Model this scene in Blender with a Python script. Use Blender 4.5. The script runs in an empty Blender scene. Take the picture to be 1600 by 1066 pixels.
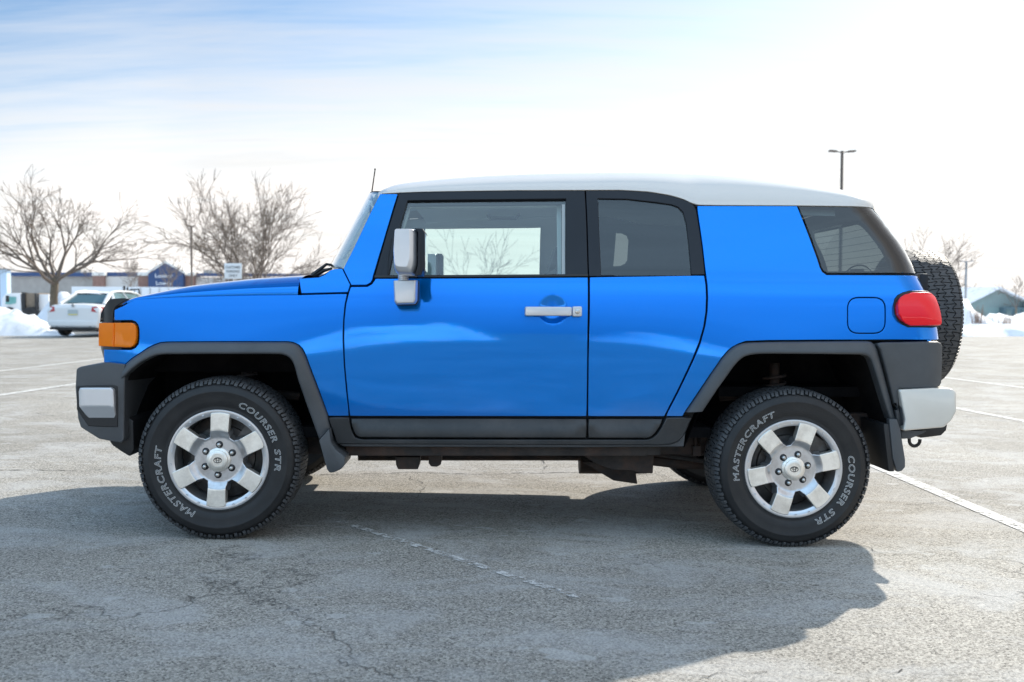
import bpy, bmesh, math, random
from mathutils import Vector, Matrix, noise
from mathutils.geometry import delaunay_2d_cdt
R = math.radians
SC = bpy.context.scene
COL = SC.collection
random.seed(7)

# ------------------------------------------------------------------ camera
FPX = 35.0 / 36.0 * 1600.0
CAM = Vector((1.211, -4.695, 1.10))
YAW, PITCH, ROLL = 1.84, 2.13, 0.30
cam_d = bpy.data.cameras.new("camera")
cam_d.lens = 35.0
cam_d.sensor_width = 36.0
cam_d.clip_start = 0.05
cam_d.clip_end = 3000
cam_d.dof.use_dof = True
cam_d.dof.focus_distance = 4.85
cam_d.dof.aperture_fstop = 3.2
cam = bpy.data.objects.new("camera", cam_d)
COL.objects.link(cam)
MC = Matrix.Rotation(R(-YAW), 4, 'Z') @ Matrix.Rotation(R(90 - PITCH), 4, 'X') @ Matrix.Rotation(R(ROLL), 4, 'Z')
cam.matrix_world = Matrix.Translation(CAM) @ MC
SC.camera = cam
RC = MC.to_3x3()
RCI = RC.inverted()

def ray(u, v):
    return (RC @ Vector(((u - 800.0) / FPX, (533.0 - v) / FPX, -1.0)))
HOLE_N = ray(0, 95).cross(ray(880, 0)).normalized()
if HOLE_N.dot(ray(0, -200)) < 0: HOLE_N = -HOLE_N
HOLE_D = ray(150, -250).normalized()

# ------------------------------------------------------------------ exposure
SC.view_settings.view_transform = 'Standard'
SC.view_settings.look = 'None'
SC.view_settings.gamma = 1.0
SC.view_settings.exposure = 1.5
SC.render.engine = 'CYCLES'
SC.cycles.max_bounces = 10
SC.cycles.transparent_max_bounces = 24
SC.cycles.sample_clamp_indirect = 6.0
SC.cycles.caustics_reflective = False
SC.cycles.caustics_refractive = False

# ------------------------------------------------------------------ sun and sky
SUNV = Vector((0.99, 1.22, 1.0)).normalized()
sd = bpy.data.lights.new("sun", 'SUN')
sd.energy = 2.35
sd.angle = R(0.6)
sd.color = (1.0, 0.93, 0.82)
sun = bpy.data.objects.new("sun", sd)
COL.objects.link(sun)
sun.rotation_euler = SUNV.to_track_quat('Z', 'Y').to_euler()
sun.location = SUNV * 60
ELEV = math.asin(SUNV.z)
AZ = math.atan2(SUNV.x, SUNV.y)

def N(nt, typ, **kw):
    n = nt.nodes.new(typ)
    for k, v in kw.items():
        setattr(n, k, v)
    return n

def math_node(nt, op, a=None, b=None, c=None, clamp=False):
    n = nt.nodes.new('ShaderNodeMath')
    n.operation = op
    n.use_clamp = clamp
    for i, q in enumerate((a, b, c)):
        if q is None:
            continue
        if isinstance(q, (int, float)):
            n.inputs[i].default_value = q
        else:
            nt.links.new(q, n.inputs[i])
    return n.outputs[0]

def ramp(nt, fac, stops):
    n = nt.nodes.new('ShaderNodeValToRGB')
    el = n.color_ramp.elements
    while len(el) < len(stops):
        el.new(0.5)
    for e, (p, c) in zip(el, stops):
        e.position = p
        e.color = (c, c, c, 1) if isinstance(c, (int, float)) else (c[0], c[1], c[2], 1)
    nt.links.new(fac, n.inputs[0])
    return n.outputs[0]

def mixc(nt, fac, a, b, mode='MIX'):
    n = nt.nodes.new('ShaderNodeMix')
    n.data_type = 'RGBA'
    n.blend_type = mode
    for sock, q in ((n.inputs[0], fac), (n.inputs[6], a), (n.inputs[7], b)):
        if isinstance(q, (int, float)):
            sock.default_value = q
        elif isinstance(q, tuple):
            sock.default_value = (q[0], q[1], q[2], 1)
        else:
            nt.links.new(q, sock)
    return n.outputs[2]

def build_world():
    w = bpy.data.worlds.new("World")
    SC.world = w
    w.use_nodes = True
    nt = w.node_tree
    nt.nodes.clear()
    out = N(nt, 'ShaderNodeOutputWorld')
    bg = N(nt, 'ShaderNodeBackground')
    bg.inputs['Strength'].default_value = 0.15
    sky = N(nt, 'ShaderNodeTexSky', sky_type='NISHITA')
    sky.sun_disc = False
    sky.sun_elevation = ELEV
    sky.sun_rotation = AZ
    sky.air_density = 1.0
    sky.dust_density = 1.2
    sky.ozone_density = 1.5
    tc = N(nt, 'ShaderNodeTexCoord')
    d = tc.outputs['Generated']
    sep = N(nt, 'ShaderNodeSeparateXYZ')
    nt.links.new(d, sep.inputs[0])
    z = math_node(nt, 'MAXIMUM', sep.outputs[2], 0.0)
    den = math_node(nt, 'ADD', z, 0.16)
    px = math_node(nt, 'DIVIDE', sep.outputs[0], den)
    py = math_node(nt, 'DIVIDE', sep.outputs[1], den)
    cmb = N(nt, 'ShaderNodeCombineXYZ')
    nt.links.new(px, cmb.inputs[0])
    nt.links.new(py, cmb.inputs[1])
    def cloud(rot, sc, loc, scale, det, rough):
        mp = N(nt, 'ShaderNodeMapping')
        mp.inputs['Rotation'].default_value = (0, 0, R(rot))
        mp.inputs['Scale'].default_value = sc
        mp.inputs['Location'].default_value = loc
        nt.links.new(cmb.outputs[0], mp.inputs[0])
        nz = N(nt, 'ShaderNodeTexNoise')
        nz.inputs['Scale'].default_value = scale
        nz.inputs['Detail'].default_value = det
        nz.inputs['Roughness'].default_value = rough
        nz.inputs['Distortion'].default_value = 0.35
        nt.links.new(mp.outputs[0], nz.inputs['Vector'])
        return nz.outputs[0]
    c1 = cloud(62, (0.35, 1.6, 1), (1.3, 0.4, 0), 1.1, 6, 0.6)
    c2 = cloud(50, (0.5, 3.2, 1), (4.3, 2.4, 0), 2.4, 8, 0.62)
    # how far towards the sun the direction lies: the veil of cloud is thick there
    vm = N(nt, 'ShaderNodeVectorMath', operation='DOT_PRODUCT')
    nt.links.new(d, vm.inputs[0])
    s = Vector((0.78, 0.62, 0.10)).normalized()
    vm.inputs[1].default_value = s
    toward = vm.outputs['Value']
    # thin cloud almost everywhere; a clear stretch opens up at the upper left of the view
    cover = math_node(nt, 'ADD', math_node(nt, 'MULTIPLY', math_node(nt, 'SUBTRACT', c1, .5), .9), .80)
    vh = N(nt, 'ShaderNodeVectorMath', operation='DOT_PRODUCT')
    nt.links.new(d, vh.inputs[0])
    vh.inputs[1].default_value = HOLE_N
    vd = N(nt, 'ShaderNodeVectorMath', operation='DOT_PRODUCT')
    nt.links.new(d, vd.inputs[0])
    vd.inputs[1].default_value = HOLE_D
    h = math_node(nt, 'ADD', math_node(nt, 'MULTIPLY', vh.outputs['Value'], 5.5), math_node(nt, 'MULTIPLY', math_node(nt, 'SUBTRACT', c2, .5), 1.15))
    h = math_node(nt, 'ADD', h, math_node(nt, 'MULTIPLY', math_node(nt, 'SUBTRACT', c1, .5), 1.4))
    h = math_node(nt, 'MULTIPLY', math_node(nt, 'ADD', h, .66), ramp(nt, vd.outputs['Value'], [(.45, 0.0), (.85, 1.0)]), clamp=True)
    a = math_node(nt, 'SUBTRACT', cover, math_node(nt, 'MULTIPLY', h, .78))
    hz = math_node(nt, 'POWER', math_node(nt, 'SUBTRACT', 1.0, z, clamp=True), 9.0)
    a = math_node(nt, 'ADD', a, math_node(nt, 'MULTIPLY', hz, .35), clamp=True)
    # cloud light: brighter and warmer near the sun, bluer away from it
    tw = math_node(nt, 'MAXIMUM', toward, 0.0)
    g = math_node(nt, 'ADD', math_node(nt, 'MULTIPLY', ramp(nt, toward, [(.0, 0.0), (.40, 1.0)]), -1.38), 3.78)
    g = math_node(nt, 'MULTIPLY', g, math_node(nt, 'ADD', math_node(nt, 'MULTIPLY', math_node(nt, 'SUBTRACT', c2, .5), .45), 1.0))
    # away from the sun the cloud is dull low down and lighter overhead
    dull = math_node(nt, 'MULTIPLY', ramp(nt, toward, [(.0, 1.0), (.35, 0.0)]), ramp(nt, z, [(.0, .72), (.16, .50), (.5, -.05)]))
    g = math_node(nt, 'MULTIPLY', g, math_node(nt, 'SUBTRACT', 1.08, dull))
    cc = N(nt, 'ShaderNodeCombineColor')
    for i_, (b0, b1) in enumerate(((.62, .41), (.91, .08), (1.22, -.27))):
        f_ = math_node(nt, 'ADD', math_node(nt, 'MULTIPLY', ramp(nt, math_node(nt, 'ADD', toward, .2), [(.0, 0.0), (.45, 1.0)]), b1), b0)
        nt.links.new(math_node(nt, 'MULTIPLY', g, f_), cc.inputs[i_])
    skyc = mixc(nt, 1.0, sky.outputs[0], (.205, .285, .345), 'MULTIPLY')
    col = mixc(nt, a, skyc, cc.outputs[0])
    nt.links.new(col, bg.inputs['Color'])
    nt.links.new(bg.outputs[0], out.inputs[0])
build_world()

# ------------------------------------------------------------------ projection helpers
def ray(u, v):
    return (RC @ Vector(((u - 800.0) / FPX, (533.0 - v) / FPX, -1.0)))

def pix(p):
    q = RCI @ (Vector(p) - CAM)
    return 800.0 + FPX * q.x / -q.z, 533.0 - FPX * q.y / -q.z

def at(u, v, Y):
    d = ray(u, v)
    t = (Y - CAM.y) / d.y
    return CAM + d * t

def atZ(u, v, dist):
    """point at a given distance along the view axis"""
    return CAM + ray(u, v) * dist

def sstep(a, b, x):
    t = min(1.0, max(0.0, (x - a) / (b - a)))
    return t * t * (3 - 2 * t)

def gz(x, y):
    w = 1.0 - sstep(5.0, 20.0, math.hypot(x - 1.3, y + 0.5))
    return -0.018 - 0.0162 * x * w

def ground(u, v):
    d = ray(u, v)
    z = 0.0
    p = CAM
    for _ in range(8):
        t = (z - CAM.z) / d.z
        p = CAM + d * t
        z = gz(p.x, p.y)
    return Vector((p.x, p.y, z))

def interp(pts, x):
    if x <= pts[0][0]:
        return pts[0][1]
    for (x0, y0), (x1, y1) in zip(pts, pts[1:]):
        if x <= x1:
            return y0 + (y1 - y0) * (x - x0) / (x1 - x0)
    return pts[-1][1]

def spline(pts, x):
    """smooth monotone-ish Hermite through the points"""
    n = len(pts)
    if x <= pts[0][0]:
        m = (pts[1][1] - pts[0][1]) / (pts[1][0] - pts[0][0])
        return pts[0][1] + m * (x - pts[0][0])
    if x >= pts[-1][0]:
        m = (pts[-1][1] - pts[-2][1]) / (pts[-1][0] - pts[-2][0])
        return pts[-1][1] + m * (x - pts[-1][0])
    for i in range(n - 1):
        if x <= pts[i + 1][0]:
            break
    def sl(j):
        if j <= 0:
            return (pts[1][1] - pts[0][1]) / (pts[1][0] - pts[0][0])
        if j >= n - 1:
            return (pts[-1][1] - pts[-2][1]) / (pts[-1][0] - pts[-2][0])
        return (pts[j + 1][1] - pts[j - 1][1]) / (pts[j + 1][0] - pts[j - 1][0])
    x0, y0 = pts[i]
    x1, y1 = pts[i + 1]
    h = x1 - x0
    t = (x - x0) / h
    return ((2*t**3 - 3*t**2 + 1) * y0 + (t**3 - 2*t**2 + t) * h * sl(i)
            + (-2*t**3 + 3*t**2) * y1 + (t**3 - t**2) * h * sl(i + 1))

# ------------------------------------------------------------------ object helpers
def link(name, me, mats, parent=None):
    o = bpy.data.objects.new(name, me)
    COL.objects.link(o)
    if not isinstance(mats, (list, tuple)):
        mats = [mats]
    if not me.materials:
        for m in mats:
            me.materials.append(m)
    if parent is not None:
        o.parent = parent
        o.matrix_parent_inverse = parent.matrix_world.inverted()
    return o

def empty(name, loc=(0, 0, 0), rz=0.0, parent=None):
    o = bpy.data.objects.new(name, None)
    COL.objects.link(o)
    o.empty_display_size = 0.3
    o.location = loc
    o.rotation_euler = (0, 0, rz)
    o.matrix_world = Matrix.Translation(loc) @ Matrix.Rotation(rz, 4, 'Z')
    if parent is not None:
        o.parent = parent
        o.matrix_parent_inverse = parent.matrix_world.inverted()
    return o

def tag(o, label=None, cat=None, group=None, kind=None):
    if label: o['label'] = label
    if cat: o['category'] = cat
    if group: o['group'] = group
    if kind: o['kind'] = kind
    return o

def copy_tree(o, parent=None):
    c = o.copy()
    COL.objects.link(c)
    if parent is not None:
        c.parent = parent
    for ch in list(o.children):
        copy_tree(ch, c)
    return c

class MB:
    """collects simple shapes in one mesh"""
    def __init__(self):
        self.bm = bmesh.new()
    def add(self, verts, faces, mi=0, smooth=False):
        vs = [self.bm.verts.new(v) for v in verts]
        for f in faces:
            try:
                fc = self.bm.faces.new([vs[i] for i in f])
                fc.material_index = mi
                fc.smooth = smooth
            except ValueError:
                pass
        return vs
    def box(self, c, s, rot=None, mi=0):
        m = rot if rot is not None else Matrix.Identity(3)
        vs = []
        for i in range(8):
            p = Vector(((i & 1) - .5, ((i >> 1) & 1) - .5, ((i >> 2) & 1) - .5))
            vs.append(Vector(c) + m @ Vector((p.x * s[0], p.y * s[1], p.z * s[2])))
        self.add(vs, [(0,2,3,1),(4,5,7,6),(0,1,5,4),(2,6,7,3),(0,4,6,2),(1,3,7,5)], mi)
    def tube(self, pts, rads, n=8, mi=0, caps=True, smooth=True):
        if not isinstance(rads, (list, tuple)):
            rads = [rads] * len(pts)
        pts = [Vector(p) for p in pts]
        rings = []
        ref = None
        for i, p in enumerate(pts):
            d = (pts[min(i + 1, len(pts) - 1)] - pts[max(i - 1, 0)])
            if d.length < 1e-9: d = Vector((0, 0, 1))
            d.normalize()
            if ref is None:
                ref = Vector((0, 0, 1)) if abs(d.z) < .9 else Vector((1, 0, 0))
            a = d.cross(ref).normalized()
            b = a.cross(d).normalized()
            ref = b
            rings.append([self.bm.verts.new(p + (a * math.cos(2*math.pi*k/n) + b * math.sin(2*math.pi*k/n)) * rads[i]) for k in range(n)])
        for r0, r1 in zip(rings, rings[1:]):
            for k in range(n):
                f = self.bm.faces.new((r0[k], r0[(k+1) % n], r1[(k+1) % n], r1[k]))
                f.material_index = mi; f.smooth = smooth
        if caps and n > 2:
            f = self.bm.faces.new(rings[0][::-1]); f.material_index = mi
            f = self.bm.faces.new(rings[-1]); f.material_index = mi
    def lathe(self, prof, n=48, c=(0, 0, 0), axis='Y', mi=0, smooth=True, a0=0.0, a1=2*math.pi):
        """prof: (radius, along). axis Y: along = y"""
        c = Vector(c)
        full = abs(a1 - a0 - 2*math.pi) < 1e-6
        m = n if full else n + 1
        rings = []
        for r, h in prof:
            ring = []
            for k in range(m):
                a = a0 + (a1 - a0) * k / n
                if axis == 'Y':
                    p = Vector((r*math.cos(a), h, r*math.sin(a)))
                elif axis == 'Z':
                    p = Vector((r*math.cos(a), r*math.sin(a), h))
                else:
                    p = Vector((h, r*math.cos(a), r*math.sin(a)))
                ring.append(self.bm.verts.new(c + p))
            rings.append(ring)
        for r0, r1 in zip(rings, rings[1:]):
            for k in range(n):
                f = self.bm.faces.new((r0[k], r0[(k+1) % m], r1[(k+1) % m], r1[k]))
                f.material_index = mi; f.smooth = smooth
        return rings
    def prism(self, poly, y0, y1, mi=0, axis='Y'):
        """poly: list of (a,b) extruded along an axis"""
        def P(a, b, h):
            return (a, h, b) if axis == 'Y' else ((h, a, b) if axis == 'X' else (a, b, h))
        n = len(poly)
        vs = [self.bm.verts.new(P(a, b, y0)) for a, b in poly] + [self.bm.verts.new(P(a, b, y1)) for a, b in poly]
        fs = [self.bm.faces.new(vs[:n][::-1]), self.bm.faces.new(vs[n:])]
        for k in range(n):
            fs.append(self.bm.faces.new((vs[k], vs[(k+1) % n], vs[n + (k+1) % n], vs[n + k])))
        for f in fs: f.material_index = mi
        return vs
    def done(self, name, mats, parent=None, bevel=0, seg=2, auto=35, weld=False):
        bm = self.bm
        if weld:
            bmesh.ops.remove_doubles(bm, verts=bm.verts[:], dist=1e-5)
        bmesh.ops.recalc_face_normals(bm, faces=bm.faces[:])
        if bevel:
            es = [e for e in bm.edges if len(e.link_faces) == 2 and e.calc_face_angle(0) > R(20)]
            bmesh.ops.bevel(bm, geom=es, offset=bevel, segments=seg, profile=0.6, affect='EDGES', clamp_overlap=True)
            for f in bm.faces: f.smooth = True
        if auto is not None:
            for e in bm.edges:
                if len(e.link_faces) == 2 and e.calc_face_angle(0) > R(auto):
                    e.smooth = False
        me = bpy.data.meshes.new(name)
        bm.to_mesh(me)
        bm.free()
        return link(name, me, mats, parent)

def split_done(mb, name, mats, parent=None, **kw):
    """one object per connected piece"""
    bm = mb.bm
    left = set(bm.verts); out = []
    groups = []
    while left:
        st = [left.pop()]; g = [st[0]]
        while st:
            v = st.pop()
            for e in v.link_edges:
                w = e.other_vert(v)
                if w in left:
                    left.discard(w); st.append(w); g.append(w)
        groups.append(g)
    for g in groups:
        ids = {v: i for i, v in enumerate(g)}
        m2 = MB()
        vs = [m2.bm.verts.new(v.co) for v in g]
        fs = {f for v in g for f in v.link_faces}
        for f in fs:
            q = m2.bm.faces.new([vs[ids[v]] for v in f.verts]); q.smooth = f.smooth; q.material_index = f.material_index
        out.append(m2.done(name, mats, parent, **kw))
    bm.free()
    return out

def poly_offset(poly, d):
    """inward offset (d>0) of a closed 2D polygon of either winding"""
    area = sum(a[0]*b[1] - b[0]*a[1] for a, b in zip(poly, poly[1:] + poly[:1]))
    s = 1 if area > 0 else -1
    out = []
    n = len(poly)
    for i in range(n):
        p0 = Vector(poly[i-1]); p1 = Vector(poly[i]); p2 = Vector(poly[(i+1) % n])
        e0 = (p1-p0).normalized(); e1 = (p2-p1).normalized()
        n0 = Vector((-e0.y, e0.x))*s; n1 = Vector((-e1.y, e1.x))*s
        m = n0+n1
        if m.length < 1e-6: m = n0
        m.normalize()
        k = d/max(.35, m.dot(n0))
        out.append((p1.x+m.x*k, p1.y+m.y*k))
    return out

def densify(poly, step):
    out = []
    n = len(poly)
    for i in range(n):
        a = Vector(poly[i]); b = Vector(poly[(i+1) % n])
        k = max(1, int(math.ceil((b-a).length/step)))
        for j in range(k):
            q = a.lerp(b, j/k)
            out.append((q.x, q.y))
    return out

def inside(p, poly):
    x, y = p
    c = False
    n = len(poly)
    j = n-1
    for i in range(n):
        xi, yi = poly[i]; xj, yj = poly[j]
        if (yi > y) != (yj > y) and x < (xj-xi)*(y-yi)/(yj-yi)+xi:
            c = not c
        j = i
    return c

def round_poly(poly, rad, seg=5):
    """round the corners; rad is a number or a list"""
    out = []
    n = len(poly)
    for i in range(n):
        r = rad[i] if isinstance(rad, (list, tuple)) else rad
        p0 = Vector(poly[i-1]); p1 = Vector(poly[i]); p2 = Vector(poly[(i+1) % n])
        if r <= 0:
            out.append(tuple(p1)); continue
        a = (p0-p1); b = (p2-p1)
        rr = min(r, a.length*.48, b.length*.48)
        A = p1+a.normalized()*rr; B = p1+b.normalized()*rr
        for k in range(seg+1):
            t = k/seg
            q = A*(1-t)**2 + p1*2*t*(1-t) + B*t**2
            out.append((q.x, q.y))
    return out

def panel(name, outline, mapf, mats, parent, holes=(), step=.04, rim=.018, r=.003, gap=.0022,
          extra=(), matf=None, flip=False, ring=None):
    """A sheet-metal panel: 2D outline (with holes) laid on the surface mapf(a,b), with rolled edges."""
    off = gap + r
    if off > 1e-6:
        oi = poly_offset(outline, off)
        hi = [poly_offset(h, -off) for h in holes]
    else:
        oi = list(outline); hi = [list(h) for h in holes]
    oi = densify(oi, step); hi = [densify(h, step*.7) for h in hi]
    pts = [Vector(p) for p in oi]; edges = [(i, (i+1) % len(oi)) for i in range(len(oi))]
    for h in hi:
        b = len(pts)
        pts += [Vector(p) for p in h]
        edges += [(b+i, b+(i+1) % len(h)) for i in range(len(h))]
    xs = [p[0] for p in oi]; zs = [p[1] for p in oi]
    seg = [(pts[a], pts[b]) for a, b in edges]
    def near(q, d):
        for a, b in seg:
            if abs(a.x-q.x) > d+step and abs(b.x-q.x) > d+step: continue
            ab = b-a; L = ab.length_squared
            t = 0 if L < 1e-12 else max(0, min(1, (q-a).dot(ab)/L))
            if (a+ab*t-q).length < d: return True
        return False
    nb = len(pts)
    i0, i1 = int(math.floor(min(xs)/step)), int(math.ceil(max(xs)/step))
    j0, j1 = int(math.floor(min(zs)/step)), int(math.ceil(max(zs)/step))
    for i in range(i0, i1+1):
        for j in range(j0, j1+1):
            q = Vector((i*step, j*step))
            if ring and abs(math.hypot(q.x-ring[0], q.y-ring[1])-ring[2]) < step*.55: continue
            if inside(q, oi) and not any(inside(q, h) for h in hi) and not near(q, step*.45):
                pts.append(q)
    if ring:
        for k in range(ring[3]):
            t = 2*math.pi*k/ring[3]
            q = Vector((ring[0]+ring[2]*math.cos(t), ring[1]+ring[2]*math.sin(t)))
            if inside(q, oi) and not near(q, step*.15): pts.append(q)
    for cx, cz, rr, st in extra:
        k = int(rr/st)
        for i in range(-k, k+1):
            for j in range(-k, k+1):
                q = Vector((cx+i*st, cz+j*st))
                if math.hypot(i*st, j*st) <= rr and inside(q, oi) and not any(inside(q, h) for h in hi):
                    pts.append(q)
    vo, eo, fo, *_ = delaunay_2d_cdt(pts, edges, [], 1, 1e-7)
    tris = []
    for f in fo:
        c = (vo[f[0]]+vo[f[1]]+vo[f[2]])/3
        if inside(c, oi) and not any(inside(c, h) for h in hi):
            tris.append(tuple(f))
    def nrm(a, b):
        e = 2e-3
        ax = Vector(mapf(a+e, b))-Vector(mapf(a-e, b)); bx = Vector(mapf(a, b+e))-Vector(mapf(a, b-e))
        n = ax.cross(bx).normalized()
        return -n if flip else n
    P3 = [Vector(mapf(v.x, v.y)) for v in vo]
    N3 = [nrm(v.x, v.y) for v in vo]
    # boundary
    ec = {}
    for t in tris:
        for k in range(3):
            a, b = t[k], t[(k+1) % 3]
            ec.setdefault((min(a, b), max(a, b)), []).append((a, b, t))
    bnd = [v[0] for v in ec.values() if len(v) == 1]
    outn = {}
    for a, b, t in bnd:
        c = (vo[t[0]]+vo[t[1]]+vo[t[2]])/3
        e = (vo[b]-vo[a]).normalized()
        n = Vector((e.y, -e.x))
        if n.dot(c-vo[a]) > 0: n = -n
        for q in (a, b):
            outn[q] = outn.get(q, Vector((0, 0)))+n
    verts = list(P3); norms = {}
    faces = []; ln = []; mi = []
    def addf(ids, nn, m):
        # orient by normal
        v0, v1, v2 = verts[ids[0]], verts[ids[1]], verts[ids[2]]
        g = (v1-v0).cross(v2-v0)
        if g.dot(nn[0]+nn[1]+nn[2]) < 0:
            ids = ids[::-1]; nn = nn[::-1]
        faces.append(ids); ln.extend(nn); mi.append(m)
    for t in tris:
        c = (vo[t[0]]+vo[t[1]]+vo[t[2]])/3
        m = matf(c.x, c.y) if matf else 0
        addf(list(t), [N3[k] for k in t], m)
    r1 = {}; r2 = {}; on3 = {}
    for q, n in outn.items():
        n = n.normalized() if n.length > 1e-6 else Vector((1, 0))
        a, b = vo[q].x+n.x*r, vo[q].y+n.y*r
        p = Vector(mapf(a, b))
        nn = N3[q]
        o3 = (p-P3[q]) if r > 1e-6 else (Vector(mapf(vo[q].x+n.x*.002, vo[q].y+n.y*.002))-P3[q])
        o3 = (o3-nn*o3.dot(nn))
        o3 = o3.normalized() if o3.length > 1e-9 else nn
        on3[q] = o3
        verts.append(p-nn*r*.8); r1[q] = len(verts)-1
        verts.append(p-nn*rim); r2[q] = len(verts)-1
    if rim > 0:
        for a, b, t in bnd:
            c = (vo[t[0]]+vo[t[1]]+vo[t[2]])/3
            m = matf(c.x, c.y) if matf else 0
            if r > 1e-6:
                ma = (N3[a]*.35+on3[a]).normalized(); mb = (N3[b]*.35+on3[b]).normalized()
                addf([a, b, r1[b], r1[a]], [N3[a], N3[b], mb, ma], m)
            addf([r1[a], r1[b], r2[b], r2[a]], [on3[a], on3[b], on3[b], on3[a]], m)
    me = bpy.data.meshes.new(name)
    me.from_pydata([tuple(v) for v in verts], [], faces)
    for p_, m in zip(me.polygons, mi):
        p_.material_index = m; p_.use_smooth = True
    me.normals_split_custom_set([tuple(n) for n in ln])
    me.update()
    return link(name, me, mats, parent)

def surf_mesh(name, grid, mats, parent=None, flip=False, thick=0, matidx=None, close=False):
    """smooth sheet from a grid[i][j] of points"""
    mb = MB()
    V = [[mb.bm.verts.new(p) for p in row] for row in grid]
    for i in range(len(V)-1):
        for j in range(len(V[0])-1):
            q = (V[i][j], V[i+1][j], V[i+1][j+1], V[i][j+1])
            try:
                f = mb.bm.faces.new(q[::-1] if flip else q)
                f.smooth = True
                if matidx: f.material_index = matidx(i, j)
            except ValueError: pass
    me = bpy.data.meshes.new(name)
    mb.bm.to_mesh(me); mb.bm.free()
    return link(name, me, mats, parent)

YC = 0.92
def mirror_of(o, name=None):
    """the same part on the far side of the car"""
    src = o.data
    nn = [tuple(n.vector) for n in src.corner_normals]
    verts = [(v.co.x, 2*YC-v.co.y, v.co.z) for v in src.vertices]
    faces = []; ln = []
    for p in src.polygons:
        faces.append(list(p.vertices)[::-1])
        ln += [(nn[i][0], -nn[i][1], nn[i][2]) for i in reversed(list(p.loop_indices))]
    me = bpy.data.meshes.new(src.name)
    me.from_pydata(verts, [], faces)
    for m in src.materials: me.materials.append(m)
    for a, b in zip(me.polygons, src.polygons):
        a.material_index = b.material_index; a.use_smooth = True
    me.normals_split_custom_set(ln)
    me.update()
    c = bpy.data.objects.new(name or o.name.split('.')[0], me)
    COL.objects.link(c)
    c.parent = o.parent
    c.matrix_parent_inverse = o.matrix_parent_inverse.copy()
    return c
# ------------------------------------------------------------------ materials
def mat(name, base=(.5, .5, .5), rough=.5, metal=0.0, coat=0.0, spec=.5, vary=0.0, vscale=8.0, rvary=0.0,
        bump=0.0, bscale=60.0, coat_rough=.03, dirt=None, dscale=3.0, damt=.5, emit=None):
    m = bpy.data.materials.new(name)
    m.use_nodes = True
    nt = m.node_tree
    b = nt.nodes['Principled BSDF']
    b.inputs['Base Color'].default_value = (*base, 1)
    b.inputs['Roughness'].default_value = rough
    b.inputs['Metallic'].default_value = metal
    b.inputs['Coat Weight'].default_value = coat
    b.inputs['Coat Roughness'].default_value = coat_rough
    b.inputs['Specular IOR Level'].default_value = spec
    tc = N(nt, 'ShaderNodeTexCoord')
    def nz(scale, det=5, rg=.6):
        n = N(nt, 'ShaderNodeTexNoise')
        n.inputs['Scale'].default_value = scale
        n.inputs['Detail'].default_value = det
        n.inputs['Roughness'].default_value = rg
        nt.links.new(tc.outputs['Object'], n.inputs['Vector'])
        return n.outputs[0]
    if vary > 0 or rvary > 0:
        f = nz(vscale)
        if vary > 0:
            lo = tuple(c*(1-vary) for c in base); hi = tuple(min(1, c*(1+vary)) for c in base)
            c = ramp(nt, f, [(.3, lo), (.7, hi)])
            if dirt:
                c = mixc(nt, math_node(nt, 'MULTIPLY', ramp(nt, nz(dscale, 8, .7), [(.45, 0.0), (.7, 1.0)]), damt), c, dirt)
            nt.links.new(c, b.inputs['Base Color'])
        if rvary > 0:
            nt.links.new(math_node(nt, 'ADD', math_node(nt, 'MULTIPLY', math_node(nt, 'SUBTRACT', f, .5), rvary*2), rough), b.inputs['Roughness'])
    if bump > 0:
        bp = N(nt, 'ShaderNodeBump')
        bp.inputs['Strength'].default_value = bump
        bp.inputs['Distance'].default_value = .002
        nt.links.new(nz(bscale, 4), bp.inputs['Height'])
        nt.links.new(bp.outputs[0], b.inputs['Normal'])
    if emit:
        b.inputs['Emission Color'].default_value = (*emit[0], 1)
        b.inputs['Emission Strength'].default_value = emit[1]
    return m

def glass_mat(name, tint, ior=1.5, rough=0.0, spec_col=(1, 1, 1), extra=0.0):
    m = bpy.data.materials.new(name)
    m.use_nodes = True
    nt = m.node_tree
    nt.nodes.clear()
    out = N(nt, 'ShaderNodeOutputMaterial')
    tr = N(nt, 'ShaderNodeBsdfTransparent')
    tr.inputs[0].default_value = (*tint, 1)
    gl = N(nt, 'ShaderNodeBsdfGlossy')
    gl.inputs['Color'].default_value = (*spec_col, 1)
    gl.inputs['Roughness'].default_value = rough
    lw = N(nt, 'ShaderNodeLayerWeight')
    lw.inputs['Blend'].default_value = .5
    f0 = ((ior-1)/(ior+1))**2
    fr = math_node(nt, 'ADD', math_node(nt, 'MULTIPLY', math_node(nt, 'POWER', lw.outputs['Facing'], 5.0), 1-f0), f0)
    mx = N(nt, 'ShaderNodeMixShader')
    nt.links.new(math_node(nt, 'ADD', math_node(nt, 'MULTIPLY', fr, 1.7), extra, clamp=True), mx.inputs[0])
    nt.links.new(tr.outputs[0], mx.inputs[1])
    nt.links.new(gl.outputs[0], mx.inputs[2])
    nt.links.new(mx.outputs[0], out.inputs[0])
    return m

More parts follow.
